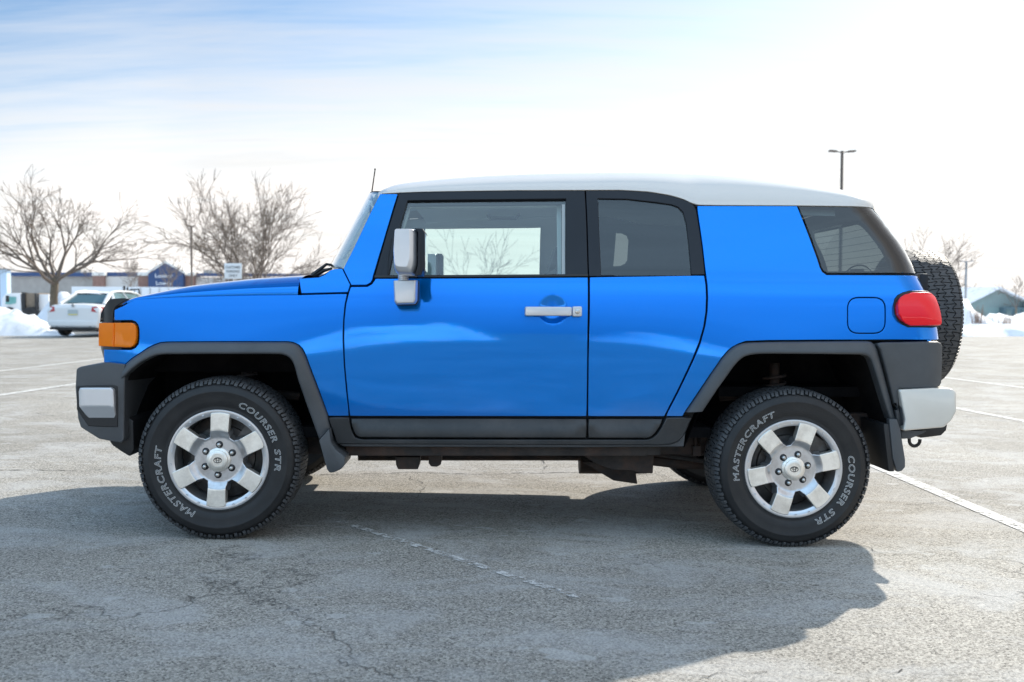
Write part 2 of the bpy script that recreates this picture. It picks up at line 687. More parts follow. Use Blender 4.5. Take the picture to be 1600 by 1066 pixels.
def paint(name, base, metal=.0, rough=.4, rim=(1, 1, 1)):
    m = bpy.data.materials.new(name)
    m.use_nodes = True
    nt = m.node_tree
    b = nt.nodes['Principled BSDF']
    b.inputs['Roughness'].default_value = rough
    b.inputs['Metallic'].default_value = metal
    b.inputs['Coat Weight'].default_value = .42
    b.inputs['Coat Roughness'].default_value = .02
    b.inputs['Coat IOR'].default_value = 1.56
    b.inputs['Specular IOR Level'].default_value = .05
    tc = N(nt, 'ShaderNodeTexCoord')
    # faint road film and orange peel
    n1 = N(nt, 'ShaderNodeTexNoise'); n1.inputs['Scale'].default_value = 2.2; n1.inputs['Detail'].default_value = 7
    mp = N(nt, 'ShaderNodeMapping'); mp.inputs['Scale'].default_value = (.5, 1, 2.2)
    nt.links.new(tc.outputs['Object'], mp.inputs[0]); nt.links.new(mp.outputs[0], n1.inputs['Vector'])
    sep = N(nt, 'ShaderNodeSeparateXYZ'); nt.links.new(tc.outputs['Object'], sep.inputs[0])
    low = ramp(nt, sep.outputs[2], [(.45, 1.0), (.75, 0.0)])
    film = math_node(nt, 'MULTIPLY', ramp(nt, n1.outputs[0], [(.45, 0.0), (.75, 1.0)]), math_node(nt, 'ADD', math_node(nt, 'MULTIPLY', low, .16), .004))
    c = mixc(nt, film, tuple(base), (.45, .47, .48))
    nt.links.new(c, b.inputs['Base Color'])
    n2 = N(nt, 'ShaderNodeTexNoise'); n2.inputs['Scale'].default_value = 7.0; n2.inputs['Detail'].default_value = 2
    nt.links.new(tc.outputs['Object'], n2.inputs['Vector'])
    bp = N(nt, 'ShaderNodeBump'); bp.inputs['Strength'].default_value = .035; bp.inputs['Distance'].default_value = .02
    nt.links.new(n2.outputs[0], bp.inputs['Height'])
    nt.links.new(bp.outputs[0], b.inputs['Coat Normal'])
    return m

M = {}
M['blue'] = paint('blue_paint', (0.0, 0.20, 0.72), metal=.62, rough=.075)
M['white'] = paint('white_paint', (.68, .655, .62), rough=.4)
M['plastic'] = mat('grey_plastic', (.060, .065, .071), .40, vary=.18, vscale=5, bump=.25, bscale=900, rvary=.08)
M['frame'] = mat('window_frame_black', (.014, .017, .023), .36, spec=.28, vary=.12, vscale=3, bump=.1, bscale=900)
M['clad'] = mat('cladding_plastic', (.022, .024, .026), .45, vary=.25, vscale=4, rvary=.12, bump=.2, bscale=500,
                dirt=(.09, .08, .075), dscale=2.6, damt=.45)
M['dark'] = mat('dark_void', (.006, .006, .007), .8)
M['liner'] = mat('wheel_liner', (.008, .008, .009), .95, spec=.1, vary=.4, vscale=6, bump=.4, bscale=60, dirt=(.022, .019, .017), dscale=7, damt=.4)
M['rust'] = mat('rusty_steel', (.032, .026, .023), .75, vary=.5, vscale=9, bump=.5, bscale=80, dirt=(.13, .06, .035), dscale=6, damt=.5)
M['rubber'] = mat('rubber', (.017, .017, .018), .48, spec=.35, vary=.2, vscale=6, rvary=.1, bump=.25, bscale=250, dirt=(.05, .046, .042), dscale=9, damt=.25)
M['tread'] = mat('tread_rubber', (.045, .047, .051), .55, vary=.2, vscale=14, bump=.5, bscale=300, dirt=(.09, .086, .08), dscale=5, damt=.4)
M['letter'] = mat('white_letter', (.75, .75, .74), .6)
M['alloy'] = mat('alloy_paint', (.56, .57, .59), .30, metal=.9, coat=.4, vary=.06, vscale=12, dirt=(.22, .18, .15), dscale=14, damt=.45)
M['machined'] = mat('alloy_machined', (.90, .86, .79), .38, metal=.8, coat=.3, vary=.05, vscale=30, dirt=(.42, .37, .31), dscale=11, damt=.5)
M['lip'] = mat('alloy_lip', (.58, .59, .61), .28, metal=.8, coat=.4)
M['barrel'] = mat('alloy_barrel', (.10, .095, .09), .5, metal=.5, vary=.5, vscale=14, dirt=(.10, .06, .04), dscale=8, damt=.6)
M['nut'] = mat('chrome_nut', (.55, .54, .52), .25, metal=1.0)
M['silver'] = mat('silver_trim', (.60, .61, .63), .30, metal=.55, coat=.5, vary=.03, vscale=6)
M['champ'] = mat('champagne_bumper', (.64, .62, .57), .34, metal=.35, coat=.5, vary=.03, vscale=7)
M['seat'] = mat('seat_fabric', (.09, .092, .096), .85, vary=.2, bump=.4, bscale=300)
M['trim'] = mat('interior_trim', (.42, .45, .45), .7)
M['headliner'] = mat('headliner_cloth', (.72, .76, .75), .9, bump=.3, bscale=200)
M['glass'] = glass_mat('clear_glass', (.82, .93, .90), ior=1.45, extra=.035)
M['tint'] = glass_mat('tinted_glass', (.34, .385, .385), ior=1.45, extra=.01)
M['wind'] = glass_mat('windscreen_glass', (.80, .93, .91), ior=1.45, extra=.03)
M['smoke'] = mat('smoked_acrylic', (.018, .018, .02), .08, coat=1.0)
M['mirror'] = mat('mirror_glass', (.85, .87, .88), .02, metal=1.0)

def lens(name, base, tint, see, rough=.12):
    """moulded plastic lens: part dyed body colour, part see-through to its reflector"""
    m = bpy.data.materials.new(name)
    m.use_nodes = True
    nt = m.node_tree
    b = nt.nodes['Principled BSDF']
    out = nt.nodes['Material Output']
    b.inputs['Base Color'].default_value = (*base, 1)
    b.inputs['Roughness'].default_value = .3
    b.inputs['Specular IOR Level'].default_value = .1
    b.inputs['Coat Weight'].default_value = .8
    b.inputs['Coat Roughness'].default_value = rough*.2
    tr = N(nt, 'ShaderNodeBsdfTransparent'); tr.inputs[0].default_value = (*tint, 1)
    mx = N(nt, 'ShaderNodeMixShader'); mx.inputs[0].default_value = see
    nt.links.new(b.outputs[0], mx.inputs[1]); nt.links.new(tr.outputs[0], mx.inputs[2])
    nt.links.new(mx.outputs[0], out.inputs[0])
    return m
M['amber'] = lens('amber_lens', (1.0, .25, .0), (1.0, .50, .02), .34)
M['red'] = lens('red_lens', (.88, .0, .012), (.95, .05, .06), .0)
def reflector(name, c):
    m = mat(name, c, .3, metal=.35)
    nt = m.node_tree
    tc = N(nt, 'ShaderNodeTexCoord')
    w = N(nt, 'ShaderNodeTexVoronoi'); w.inputs['Scale'].default_value = 55
    mp = N(nt, 'ShaderNodeMapping'); mp.inputs['Scale'].default_value = (1.6, .3, .7)
    nt.links.new(tc.outputs['Object'], mp.inputs[0]); nt.links.new(mp.outputs[0], w.inputs['Vector'])
    bp = N(nt, 'ShaderNodeBump'); bp.inputs['Strength'].default_value = .9; bp.inputs['Distance'].default_value = .01
    nt.links.new(w.outputs['Distance'], bp.inputs['Height'])
    nt.links.new(bp.outputs[0], nt.nodes['Principled BSDF'].inputs['Normal'])
    return m
M['reflector'] = reflector('lamp_reflector', (.95, .93, .90))

# ---- ground
def asphalt():
    m = bpy.data.materials.new('worn_asphalt')
    m.use_nodes = True
    nt = m.node_tree
    b = nt.nodes['Principled BSDF']
    b.inputs['Roughness'].default_value = .85
    b.inputs['Specular IOR Level'].default_value = .3
    tc = N(nt, 'ShaderNodeTexCoord')
    co = tc.outputs['Object']
    def nz(scale, det=6, rg=.6, vec=None, dist=0):
        n = N(nt, 'ShaderNodeTexNoise')
        n.inputs['Scale'].default_value = scale; n.inputs['Detail'].default_value = det
        n.inputs['Roughness'].default_value = rg; n.inputs['Distortion'].default_value = dist
        nt.links.new(vec or co, n.inputs['Vector'])
        return n
    def vor(scale, feat='F1', vec=None):
        n = N(nt, 'ShaderNodeTexVoronoi'); n.feature = feat
        n.inputs['Scale'].default_value = scale
        nt.links.new(vec or co, n.inputs['Vector'])
        return n
    base = ramp(nt, nz(.45, 7, .62).outputs[0], [(.30, (.240, .224, .195)), (.55, (.315, .296, .262)), (.75, (.38, .358, .318))])
    # aggregate
    v1 = vor(155)
    sp = N(nt, 'ShaderNodeSeparateColor'); nt.links.new(v1.outputs['Color'], sp.inputs[0])
    st = ramp(nt, sp.outputs[0], [(.0, .26), (.20, .74), (.55, 1.0), (.9, 1.40)])
    base = mixc(nt, 1.0, base, st, 'MULTIPLY')
    v2 = nz(110, 4, .8)
    base = mixc(nt, 1.0, base, ramp(nt, v2.outputs[0], [(.34, .62), (.5, 1.0), (.66, 1.25)]), 'MULTIPLY')
    # pale salt bloom, drawn out
    mp = N(nt, 'ShaderNodeMapping'); mp.inputs['Scale'].default_value = (.75, 1.25, 1); mp.inputs['Rotation'].default_value = (0, 0, R(-24))
    nt.links.new(co, mp.inputs[0])
    salt = ramp(nt, nz(2.1, 9, .68, mp.outputs[0], .6).outputs[0], [(.47, 0.0), (.64, 1.0)])
    base = mixc(nt, math_node(nt, 'MULTIPLY', salt, .5), base, (.46, .46, .455))
    blot = ramp(nt, nz(5.5, 4, .5, mp.outputs[0]).outputs[0], [(.655, 0.0), (.70, 1.0)])
    base = mixc(nt, math_node(nt, 'MULTIPLY', blot, .42), base, (.52, .52, .51))
    # dark oil and wet blotches
    oil = ramp(nt, nz(1.1, 6, .6, None, .4).outputs[0], [(.62, 0.0), (.78, 1.0)])
    base = mixc(nt, math_node(nt, 'MULTIPLY', oil, .35), base, (.09, .088, .085))
    # long scratches
    mp2 = N(nt, 'ShaderNodeMapping'); mp2.inputs['Scale'].default_value = (.22, 6, 1); mp2.inputs['Rotation'].default_value = (0, 0, R(12))
    nt.links.new(co, mp2.inputs[0])
    scr = ramp(nt, nz(2.4, 5, .6, mp2.outputs[0], .8).outputs[0], [(.66, 0.0), (.69, 1.0)])
    base = mixc(nt, math_node(nt, 'MULTIPLY', scr, .13), base, (.50, .50, .50))
    # cracks
    wob = nz(1.6, 5, .7)
    va = N(nt, 'ShaderNodeVectorMath', operation='ADD')
    sc_ = N(nt, 'ShaderNodeVectorMath', operation='SCALE'); sc_.inputs['Scale'].default_value = 0.9
    nt.links.new(wob.outputs['Color'], sc_.inputs[0])
    nt.links.new(co, va.inputs[0]); nt.links.new(sc_.outputs[0], va.inputs[1])
    cr = vor(.42, 'DISTANCE_TO_EDGE', va.outputs[0])
    gate = ramp(nt, nz(.35, 3, .5).outputs[0], [(.50, 0.0), (.60, 1.0)])
    crk = math_node(nt, 'MULTIPLY', ramp(nt, cr.outputs['Distance'], [(.0, .9), (.0022, .6), (.0045, 0.0)]), gate)
    cr2 = vor(1.9, 'DISTANCE_TO_EDGE', va.outputs[0])
    gate2 = ramp(nt, nz(.8, 3, .5).outputs[0], [(.56, 0.0), (.66, 1.0)])
    crk2 = math_node(nt, 'MULTIPLY', ramp(nt, cr2.outputs['Distance'], [(.0, .7), (.006, .4), (.012, 0.0)]), gate2)
    ck = math_node(nt, 'MAXIMUM', crk, crk2)
    base = mixc(nt, math_node(nt, 'MULTIPLY', ck, .8), base, (.035, .033, .03))
    nt.links.new(base, b.inputs['Base Color'])
    bp = N(nt, 'ShaderNodeBump'); bp.inputs['Strength'].default_value = .5; bp.inputs['Distance'].default_value = .004
    h = math_node(nt, 'ADD', math_node(nt, 'MULTIPLY', v1.outputs['Distance'], -.9), math_node(nt, 'MULTIPLY', v2.outputs[0], .8))
    h = math_node(nt, 'SUBTRACT', h, math_node(nt, 'MULTIPLY', ck, 2.0))
    nt.links.new(h, bp.inputs['Height'])
    nt.links.new(bp.outputs[0], b.inputs['Normal'])
    return m
M['asphalt'] = asphalt()

def road_paint(name, wear):
    m = mat(name, (.60, .59, .565), .8, bump=.5, bscale=150)
    nt = m.node_tree
    b = nt.nodes['Principled BSDF']
    tc = N(nt, 'ShaderNodeTexCoord')
    n = N(nt, 'ShaderNodeTexNoise'); n.inputs['Scale'].default_value = 22; n.inputs['Detail'].default_value = 8; n.inputs['Roughness'].default_value = .75
    nt.links.new(tc.outputs['Object'], n.inputs['Vector'])
    a = ramp(nt, n.outputs[0], [(wear-.06, 0.0), (wear+.05, 1.0)])
    nt.links.new(a, b.inputs['Alpha'])
    return m
M['line'] = road_paint('line_paint', .44)
M['wornline'] = road_paint('line_paint_worn', .515)

def snow():
    m = mat('snow', (.80, .83, .88), .75, bump=.8, bscale=9)
    nt = m.node_tree
    b = nt.nodes['Principled BSDF']
    tc = N(nt, 'ShaderNodeTexCoord')
    n = N(nt, 'ShaderNodeTexNoise'); n.inputs['Scale'].default_value = 1.3; n.inputs['Detail'].default_value = 9; n.inputs['Roughness'].default_value = .7
    nt.links.new(tc.outputs['Object'], n.inputs['Vector'])
    c = ramp(nt, n.outputs[0], [(.28, (.38, .36, .33)), (.40, (.72, .73, .75)), (.55, (.86, .87, .90))])
    nt.links.new(c, b.inputs['Base Color'])
    return m
M['snow'] = snow()
M['bark'] = mat('bark', (.15, .12, .085), .9, vary=.3, vscale=6, bump=.5, bscale=30)
M['twig'] = mat('twig_bark', (.17, .135, .11), .9)
M['navy'] = mat('navy_metal', (.024, .060, .16), .5)
M['tan'] = mat('tan_block', (.36, .33, .30), .85, vary=.1, vscale=1)
M['brick'] = mat('brown_brick', (.26, .15, .12), .85, vary=.15, vscale=2)
M['cream'] = mat('cream_trim', (.72, .70, .66), .7)
M['steelpole'] = mat('pole_steel', (.10, .075, .06), .6)
M['galv'] = mat('galvanised', (.30, .31, .32), .5, metal=.4)
M['green'] = mat('sage_siding', (.27, .36, .34), .8, vary=.08, vscale=.8)
M['greendark'] = mat('dark_sage_siding', (.12, .18, .20), .8)
M['offwhite'] = mat('offwhite_panel', (.68, .70, .72), .5)
M['carwhite'] = paint('white_car_paint', (.74, .75, .76))
M['carglass'] = mat('car_glass', (.10, .17, .17), .05, coat=1.0)
M['black'] = mat('black_plastic', (.012, .012, .013), .5)
M['wood'] = mat('weathered_wood', (.20, .16, .12), .85, vary=.2)
M['signwhite'] = mat('sign_white', (.78, .80, .82), .5)
M['weed'] = mat('dry_weed', (.26, .15, .09), .9)
M['chrome'] = mat('chrome', (.75, .75, .75), .12, metal=1.0)
# ================================================================== THE CAR
car = empty('parked_car', (1.3, YC, -0.02))
tag(car, 'bright blue two tone off road vehicle with a white roof, parked side on in front', 'car')

# ---- body side surface: y as a function of x (along) and z (up)
BASE = [(.20, .095), (.35, .062), (.50, .042), (.65, .026), (.80, .014), (.93, .009), (1.03, .012), (1.12, .024),
        (1.20, .046), (1.26, .070), (1.36, .100), (1.50, .138), (1.66, .190), (1.80, .27)]
FX0 = -.40
_rear = []
for u, v in [(1377, 323), (1388, 338), (1400, 357.6), (1411, 374), (1420, 391), (1427, 408), (1433, 429), (1441, 454), (1446, 475), (1453, 497), (1457.5, 513), (1459, 531)]:
    p = at(u, v, .17)
    _rear.append((p.z, p.x))
_rear.sort()
RR = .17
def xrear(z):
    return interp(_rear, min(1.62, max(.60, z))) + .09*RR
def S(x, z):
    y = spline(BASE, z)
    if x < FX0:
        d = min(.30, FX0-x); r = .42
        y += r-math.sqrt(r*r-d*d)
    # gentle nose-to-tail bow
    y += .010*((x-1.35)/2.0)**2
    # arches swell outwards
    for cx in (0.0, 2.69):
        g = math.exp(-((x-cx)/.50)**2)*math.exp(-((z-.80)/.17)**2)
        y -= .022*g
    # shoulder crease on the rear quarter
    xr = xrear(z)
    d = (x-(xr-RR))/RR
    if d > 0:
        d = min(d, .985)
        y += RR*(1-math.sqrt(1-d*d))
    return y

def onS(u, v, off=0.0):
    Y = .05
    for _ in range(25):
        p = at(u, v, Y)
        Yn = S(p.x, p.z)+off
        Y += (Yn-Y)*.7
    p = at(u, v, Y)
    return (p.x, p.z)

def P2(pts, off=0.0):
    """photograph outline -> (x,z) on the body side; a third value fixes the depth"""
    out = []
    for q in pts:
        if len(q) == 3:
            p = at(q[0], q[1], q[2]); out.append((p.x, p.z))
        else:
            out.append(onS(q[0], q[1], off))
    return out
def surf(off):
    return lambda a, b: (a, S(a, b)+off, b)

SIDE = []   # near-side parts that are mirrored afterwards
def side(o):
    SIDE.append(o); return o

# --- outlines ------------------------------------------------------
ARCH_F_OUT = [(195, 571), (206, 561), (220, 552), (231, 544.5), (242, 539), (251, 536), (262, 535), (300, 534.6), (380, 534.3), (450, 534.5), (459, 536), (467, 540), (472.5, 546), (477, 555), (494, 600), (512, 648), (517, 668)]
ARCH_F_IN = [(500, 685), (480, 630), (467, 592), (463, 576), (460, 567), (456.5, 561), (452, 557), (445, 554), (435, 553), (400, 553), (330, 553), (260, 553.5), (251, 554.5), (242, 556.5), (222, 567), (207, 579), (194, 593)]
ARCH_R_OUT = [(1071, 644), (1090, 616), (1110, 586), (1128, 560), (1137, 549.5), (1144.5, 543), (1154, 538), (1165, 535.5), (1200, 534.2), (1280, 533.5), (1340, 533), (1355, 533.2), (1362, 534.5), (1366, 538), (1369, 544), (1384, 600), (1398, 654)]
ARCH_R_IN = [(1386, 654), (1372, 610), (1357, 563), (1354.5, 558.5), (1351, 556), (1346, 554.2), (1340, 553.7), (1280, 553), (1200, 552.6), (1182, 553), (1170, 554.3), (1162, 556.5), (1154, 561.5), (1145, 571), (1120, 606), (1096, 642)]

amber_o = [(157.5, 503.8, .085), (206, 503.8), (210.5, 505.5), (213.3, 509.5), (214.3, 516), (214.3, 528), (212.5, 536.5), (209.5, 541), (204.5, 543.6), (157.5, 541, .085)]
fender = [(183, 484, .08), (192, 477.5), (203, 471.5), (212, 467.8), (245, 465.3), (280, 463.7), (340, 462), (400, 460.8), (467, 460.3), (543.3, 458.2), (539.5, 476), (537, 500), (536.3, 530), (538, 570), (542, 615), (546, 651), (512.7, 651)] + \
    [p for p in reversed(ARCH_F_OUT[:-2])] + [(194.5, 572), (164.5, 566.5, .075), (164.5, 545, .075), (204.5, 546), (211, 543), (215.5, 537), (216.8, 528), (216.8, 515), (215, 508), (211.5, 503.6), (206, 501.3), (183, 501.3, .075)]
fo = P2(fender)
side(panel('front_fender', fo, surf(0), M['blue'], car, step=.035))

# cowl side (between bonnet and A pillar)
def T(dx, pts): return pts
cowl = [(466.5, 434.5), (498, 432.5), (507, 428.5), (515, 422), (521, 419.8), (535, 418.6), (541, 431), (548, 445), (544.2, 457.3), (470, 459.3)]
# upper surfaces bend inwards: own surface for the cowl and A pillar
def SP(a, b):
    return (a, S(a, b)+.0, b)
side(panel('cowl_side', P2(cowl), SP, M['blue'], car, step=.035))
pillar = [(593.5, 302.3), (622.5, 302.3), (616, 322), (603, 366), (592, 403), (584, 430), (582.3, 437.5), (579.5, 442), (573, 445.8), (548.5, 446.2), (535.6, 420), (545, 402), (562, 367), (578, 333)]
side(panel('a_pillar', P2(pillar), SP, M['blue'], car, step=.03, gap=.002))

HN = P2([(864, 484)])[0]
def Sdoor(a, b):
    y = S(a, b)
    d = math.hypot(a-HN[0], (b-HN[1]))/.072
    if d < 1:
        y += .022*(1-d*d)**1.3 * 1.0
    return (a, y, b)
door = [(548.8, 447.6), (573.6, 447.3), (580.5, 443.6), (584.2, 438.6), (586, 434.5), (700, 434), (850, 433), (919.3, 432.4), (918.7, 520), (918, 600), (917.3, 651.5), (546.2, 651), (542.3, 615), (538.3, 570), (536.6, 530), (537.3, 500), (540, 475), (544.3, 458), (547, 449)]
side(panel('front_door', P2(door), Sdoor, M['blue'], car, step=.035, extra=[(HN[0], HN[1], .085, .008)]))
rdoor = [(920.6, 432.4), (1000, 431.2), (1101, 429.6), (1103.4, 445), (1104.3, 465), (1103.3, 488), (1100, 510), (1093, 535), (1083, 560), (1070, 588), (1057, 615), (1046, 636), (1038.5, 651.5), (918, 651.5), (919, 560)]
side(panel('rear_door', P2(rdoor), surf(0), M['blue'], car, step=.035))

fuel = round_poly(P2([(1324.3, 465), (1383, 465), (1383, 521), (1324.3, 521)]), .055, 6)
tail_cut = [(1462, 509.3, .16), (1419, 510.3), (1411, 506.5), (1404, 501), (1399.3, 491), (1397, 477), (1398.6, 468), (1403, 462.3), (1411, 458.2), (1422, 455.2), (1447, 455, .16)]
quarter = [(1088.5, 321), (1246, 321.2), (1254, 341), (1266, 372), (1278, 405), (1282, 418), (1285.5, 424.5), (1292, 428.8), (1432, 430.2, .17), (1436, 437, .17), (1441, 453.5, .17)] + tail_cut[::-1] + \
    [(1457.3, 513, .17), (1458.5, 530.8, .17), (1400, 531.6), (1362, 531.8), (1280, 532), (1200, 532.6), (1165, 534)] + [p for p in reversed(ARCH_R_OUT[:7])] + \
    [(1067, 651.5), (1039.5, 651.5), (1047.5, 636), (1058.5, 615), (1071.5, 588), (1084.5, 560), (1094.5, 535), (1101.3, 510), (1104.7, 488), (1105.7, 465), (1104.8, 445), (1102.8, 430), (1097.5, 385), (1090.5, 336)]
side(panel('rear_quarter', P2(quarter), surf(0), M['blue'], car, holes=[fuel], step=.033, rim=.02))
side(panel('fuel_door', fuel, surf(.001), M['blue'], car, step=.03))

# --- door frames in black and the glass --------------------------------
ff = [(624.2, 299.5), (700, 298.6), (800, 297.8), (913.8, 297.6), (916.5, 350), (919, 431.6), (850, 432.6), (700, 433.6), (584.6, 434.4), (592.5, 406), (604, 366), (616.5, 325)]
fw = [(637, 313.2), (700, 312.2), (800, 311.2), (884.3, 310.4), (884.3, 429.3), (700, 430.4), (607, 430.8), (617, 384), (627.5, 345)]
side(panel('front_door_frame', P2(ff), surf(.004), M['frame'], car, holes=[P2(fw)], step=.035, rim=.03, gap=.0))
rf = [(915.4, 297.6), (970, 297.2), (1015, 300), (1050, 306), (1074.5, 314), (1085, 321.4), (1088.3, 329), (1090.3, 341), (1097, 385), (1102, 429), (1000, 430.6), (920.6, 431.8), (918, 350)]
rw = [(934.5, 310.2), (980, 310.8), (1025.5, 316), (1050, 319.6), (1060, 323.5), (1067.5, 331), (1072.8, 349), (1077, 385), (1080.8, 429), (1010, 429.2), (939.8, 429.3), (937, 370)]
side(panel('rear_door_frame', P2(rf), surf(.004), M['frame'], car, holes=[P2(rw)], step=.035, rim=.03, gap=.0))
side(panel('front_window', P2([(636, 317), (886, 314), (886, 431), (606, 432), (616, 384), (626, 346)]), surf(.024), M['glass'], car, step=.06, rim=.004, gap=0, r=0))
side(panel('rear_door_window', P2([(932, 308), (980, 308.5), (1026, 313), (1061, 321), (1070, 330), (1075, 349), (1083, 430.5), (938, 431)]), surf(.014), M['tint'], car, step=.05, rim=.004, gap=0, r=0))
# run channel seals round the front window
side(panel('window_seal', P2([(633, 311), (886, 308.5), (886, 432), (605, 432.5), (616, 383), (626, 344)]), surf(.030), M['black'], car,
           holes=[P2([(637, 321), (700, 320.3), (878, 318.5), (878.5, 429.5), (612.5, 430.5), (621, 385), (630, 348)])], step=.06, rim=.012, gap=0, r=0))
side(panel('window_seal', P2([(878.6, 319), (883.6, 319), (883.6, 429.3), (878.6, 429.3)]), surf(.019), M['trim'], car, step=.06, rim=.003, gap=0, r=0))
side(panel('sill_strip', P2([(585, 430.2), (700, 429.6), (919, 428.2), (919, 431.6), (700, 433.2), (585, 434)]), surf(-.006), M['black'], car, step=.06, rim=.014, gap=0, r=.002))
side(panel('mirror_sail', P2([(596, 430.8), (603, 406), (612, 372), (606.5, 405), (606, 430.6)]), surf(-.001), M['frame'], car, step=.05, rim=.01, gap=0, r=.001))

# rear quarter glass
qg = [(1247.3, 322.6), (1376, 324.4, .17), (1400, 358.5, .17), (1411, 375, .17), (1420, 391.5, .17), (1427, 408, .17), (1432, 427.3, .17), (1292.5, 426.7), (1286.5, 422.6), (1283.5, 417), (1279.5, 404.5), (1267.5, 371), (1255.5, 340)]
side(panel('quarter_window', P2(qg), surf(.0), M['tint'], car, step=.033, rim=.006, gap=0, r=.001))

# --- grey plastics ---------------------------------------------------
def Sflare(a, b):
    """fender flare: rolls out from the body towards the wheel"""
    y = S(a, b)
    return (a, y-.030, b)
def flare(name, outer, inner, lead):
    n = 9
    O = P2(outer); I = P2(inner)[::-1]
    def resample(L, m):
        d = [0]
        for a, b in zip(L, L[1:]): d.append(d[-1]+math.dist(a, b))
        out = []
        for k in range(m):
            t = d[-1]*k/(m-1)
            for j in range(len(L)-1):
                if t <= d[j+1]+1e-9:
                    f = (t-d[j])/max(1e-9, d[j+1]-d[j]); break
            out.append((L[j][0]+(L[j+1][0]-L[j][0])*f, L[j][1]+(L[j+1][1]-L[j][1])*f))
        return out
    m = 70
    O = resample(O, m); I = resample(I, m)
    prof = [(.0, .006), (.015, -.004), (.06, -.0125), (.15, -.019), (.35, -.027), (.6, -.033), (.8, -.036), (.92, -.035), (.985, -.029), (1.0, -.018), (1.0, .03)]
    grid = []
    for k in range(m):
        row = []
        for t, o in prof:
            x = O[k][0]+(I[k][0]-O[k][0])*t; z = O[k][1]+(I[k][1]-O[k][1])*t
            row.append((x, S(x, z)+o, z))
        grid.append(row)
    return surf_mesh(name, grid, M['plastic'], car, flip=False)
side(flare('wheel_arch_flare', ARCH_F_OUT, ARCH_F_IN, 0))
side(flare('wheel_arch_flare', ARCH_R_OUT, ARCH_R_IN, 0))

ZCL = onS(700, 653)[1]
def SCL(a, b):
    return (a, S(a, b)-.016+.016*max(0, min(1, (b-(ZCL-.016))/.014)), b)
side(panel('door_cladding', P2([(547, 652.3), (917.2, 653), (916.4, 684.6), (563, 683.6), (557, 680.5), (552.7, 673), (549.7, 664)]), SCL, M['clad'], car, step=.06, r=.006, gap=.001, rim=.03))
side(panel('door_cladding', P2([(918.4, 653), (1037.3, 653), (1030.5, 666), (1023, 677), (1017, 682.5), (1011, 684.8), (917.9, 684.6)]), SCL, M['clad'], car, step=.06, r=.006, gap=.001, rim=.03))
side(panel('sill_cladding', P2([(513, 652), (545.6, 652), (547.8, 664), (550.5, 674), (555.5, 683), (563, 685.6), (570, 686.3), (1011, 686.8), (1018.5, 684.5), (1025, 679.5), (1033, 668), (1041, 652.6), (1081.5, 652), (1076, 661), (1071.5, 673), (1066, 683), (1059, 689.5), (1047, 694), (1030, 695.3), (527, 693.6), (519, 670)]),
           surf(-.012), M['clad'], car, step=.05, r=.005, gap=.0005, rim=.04))
side(panel('sill_cladding', P2([(528, 693.8), (1030, 695.6), (1048, 694.4), (1060, 690), (1072, 675), (1069, 698.5), (900, 699.5), (536, 698.2)]), surf(.004), M['plastic'], car, step=.06, r=.004, gap=0, rim=.05))
# front mudguard tail under the flare
mb = MB()
mf = [at(u, v, .02) for u, v in [(500.5, 686), (517, 668), (520, 690), (527, 700), (541.5, 712), (541, 724), (535, 731), (524, 736), (517, 736.5), (513, 731)]]
mb.prism([(p.x, p.z) for p in mf], -.028, .20)
side(mb.done('mud_flap', M['plastic'], car, bevel=.008))
# rear mud flap: outer edge and a hanging flap
mb = MB()
mf = [at(u, v, .0) for u, v in [(1386, 654), (1398.3, 654), (1404, 671), (1411.5, 717), (1411.3, 729), (1406, 735), (1399, 736.5), (1392, 715)]]
mb.prism([(p.x, p.z) for p in mf], -.024, .015)
side(mb.done('mud_flap', M['plastic'], car, bevel=.006))
mb = MB()
a = at(1397, 737, -.01); b = at(1389, 662, -.01)
mb.add([(a.x-.03, -.018, a.z), (a.x+.0, -.018, a.z), (a.x-.0, .28, a.z), (a.x-.03, .28, a.z),
        (b.x-.03, -.018, b.z), (b.x+.0, -.018, b.z), (b.x-.0, .28, b.z), (b.x-.03, .28, b.z)],
       [(0,3,2,1),(4,5,6,7),(0,1,5,4),(1,2,6,5),(2,3,7,6),(3,0,4,7)])
side(mb.done('mud_flap', M['black'], car, bevel=.008))

# rear corner cladding and bumper ---------------------------------------
XB = xrear(.8)
rc = [(1363.5, 534.5), (1400, 534), (1440, 533.2), (1458, 532.5, .05), (1465, 535, .06), (1468, 540, .065), (1468, 598, .065), (1465, 604, .06), (1458, 607, .05), (1403, 608), (1402, 640), (1405.5, 672), (1402, 672), (1399.8, 656), (1386.5, 603), (1371, 545)]
def Src(a, b):
    y = S(a-.035, b)
    return (a, y-.030, b)
side(panel('rear_corner_cladding', P2(rc), Src, M['plastic'], car, step=.03, r=.010, gap=.001, rim=.05))

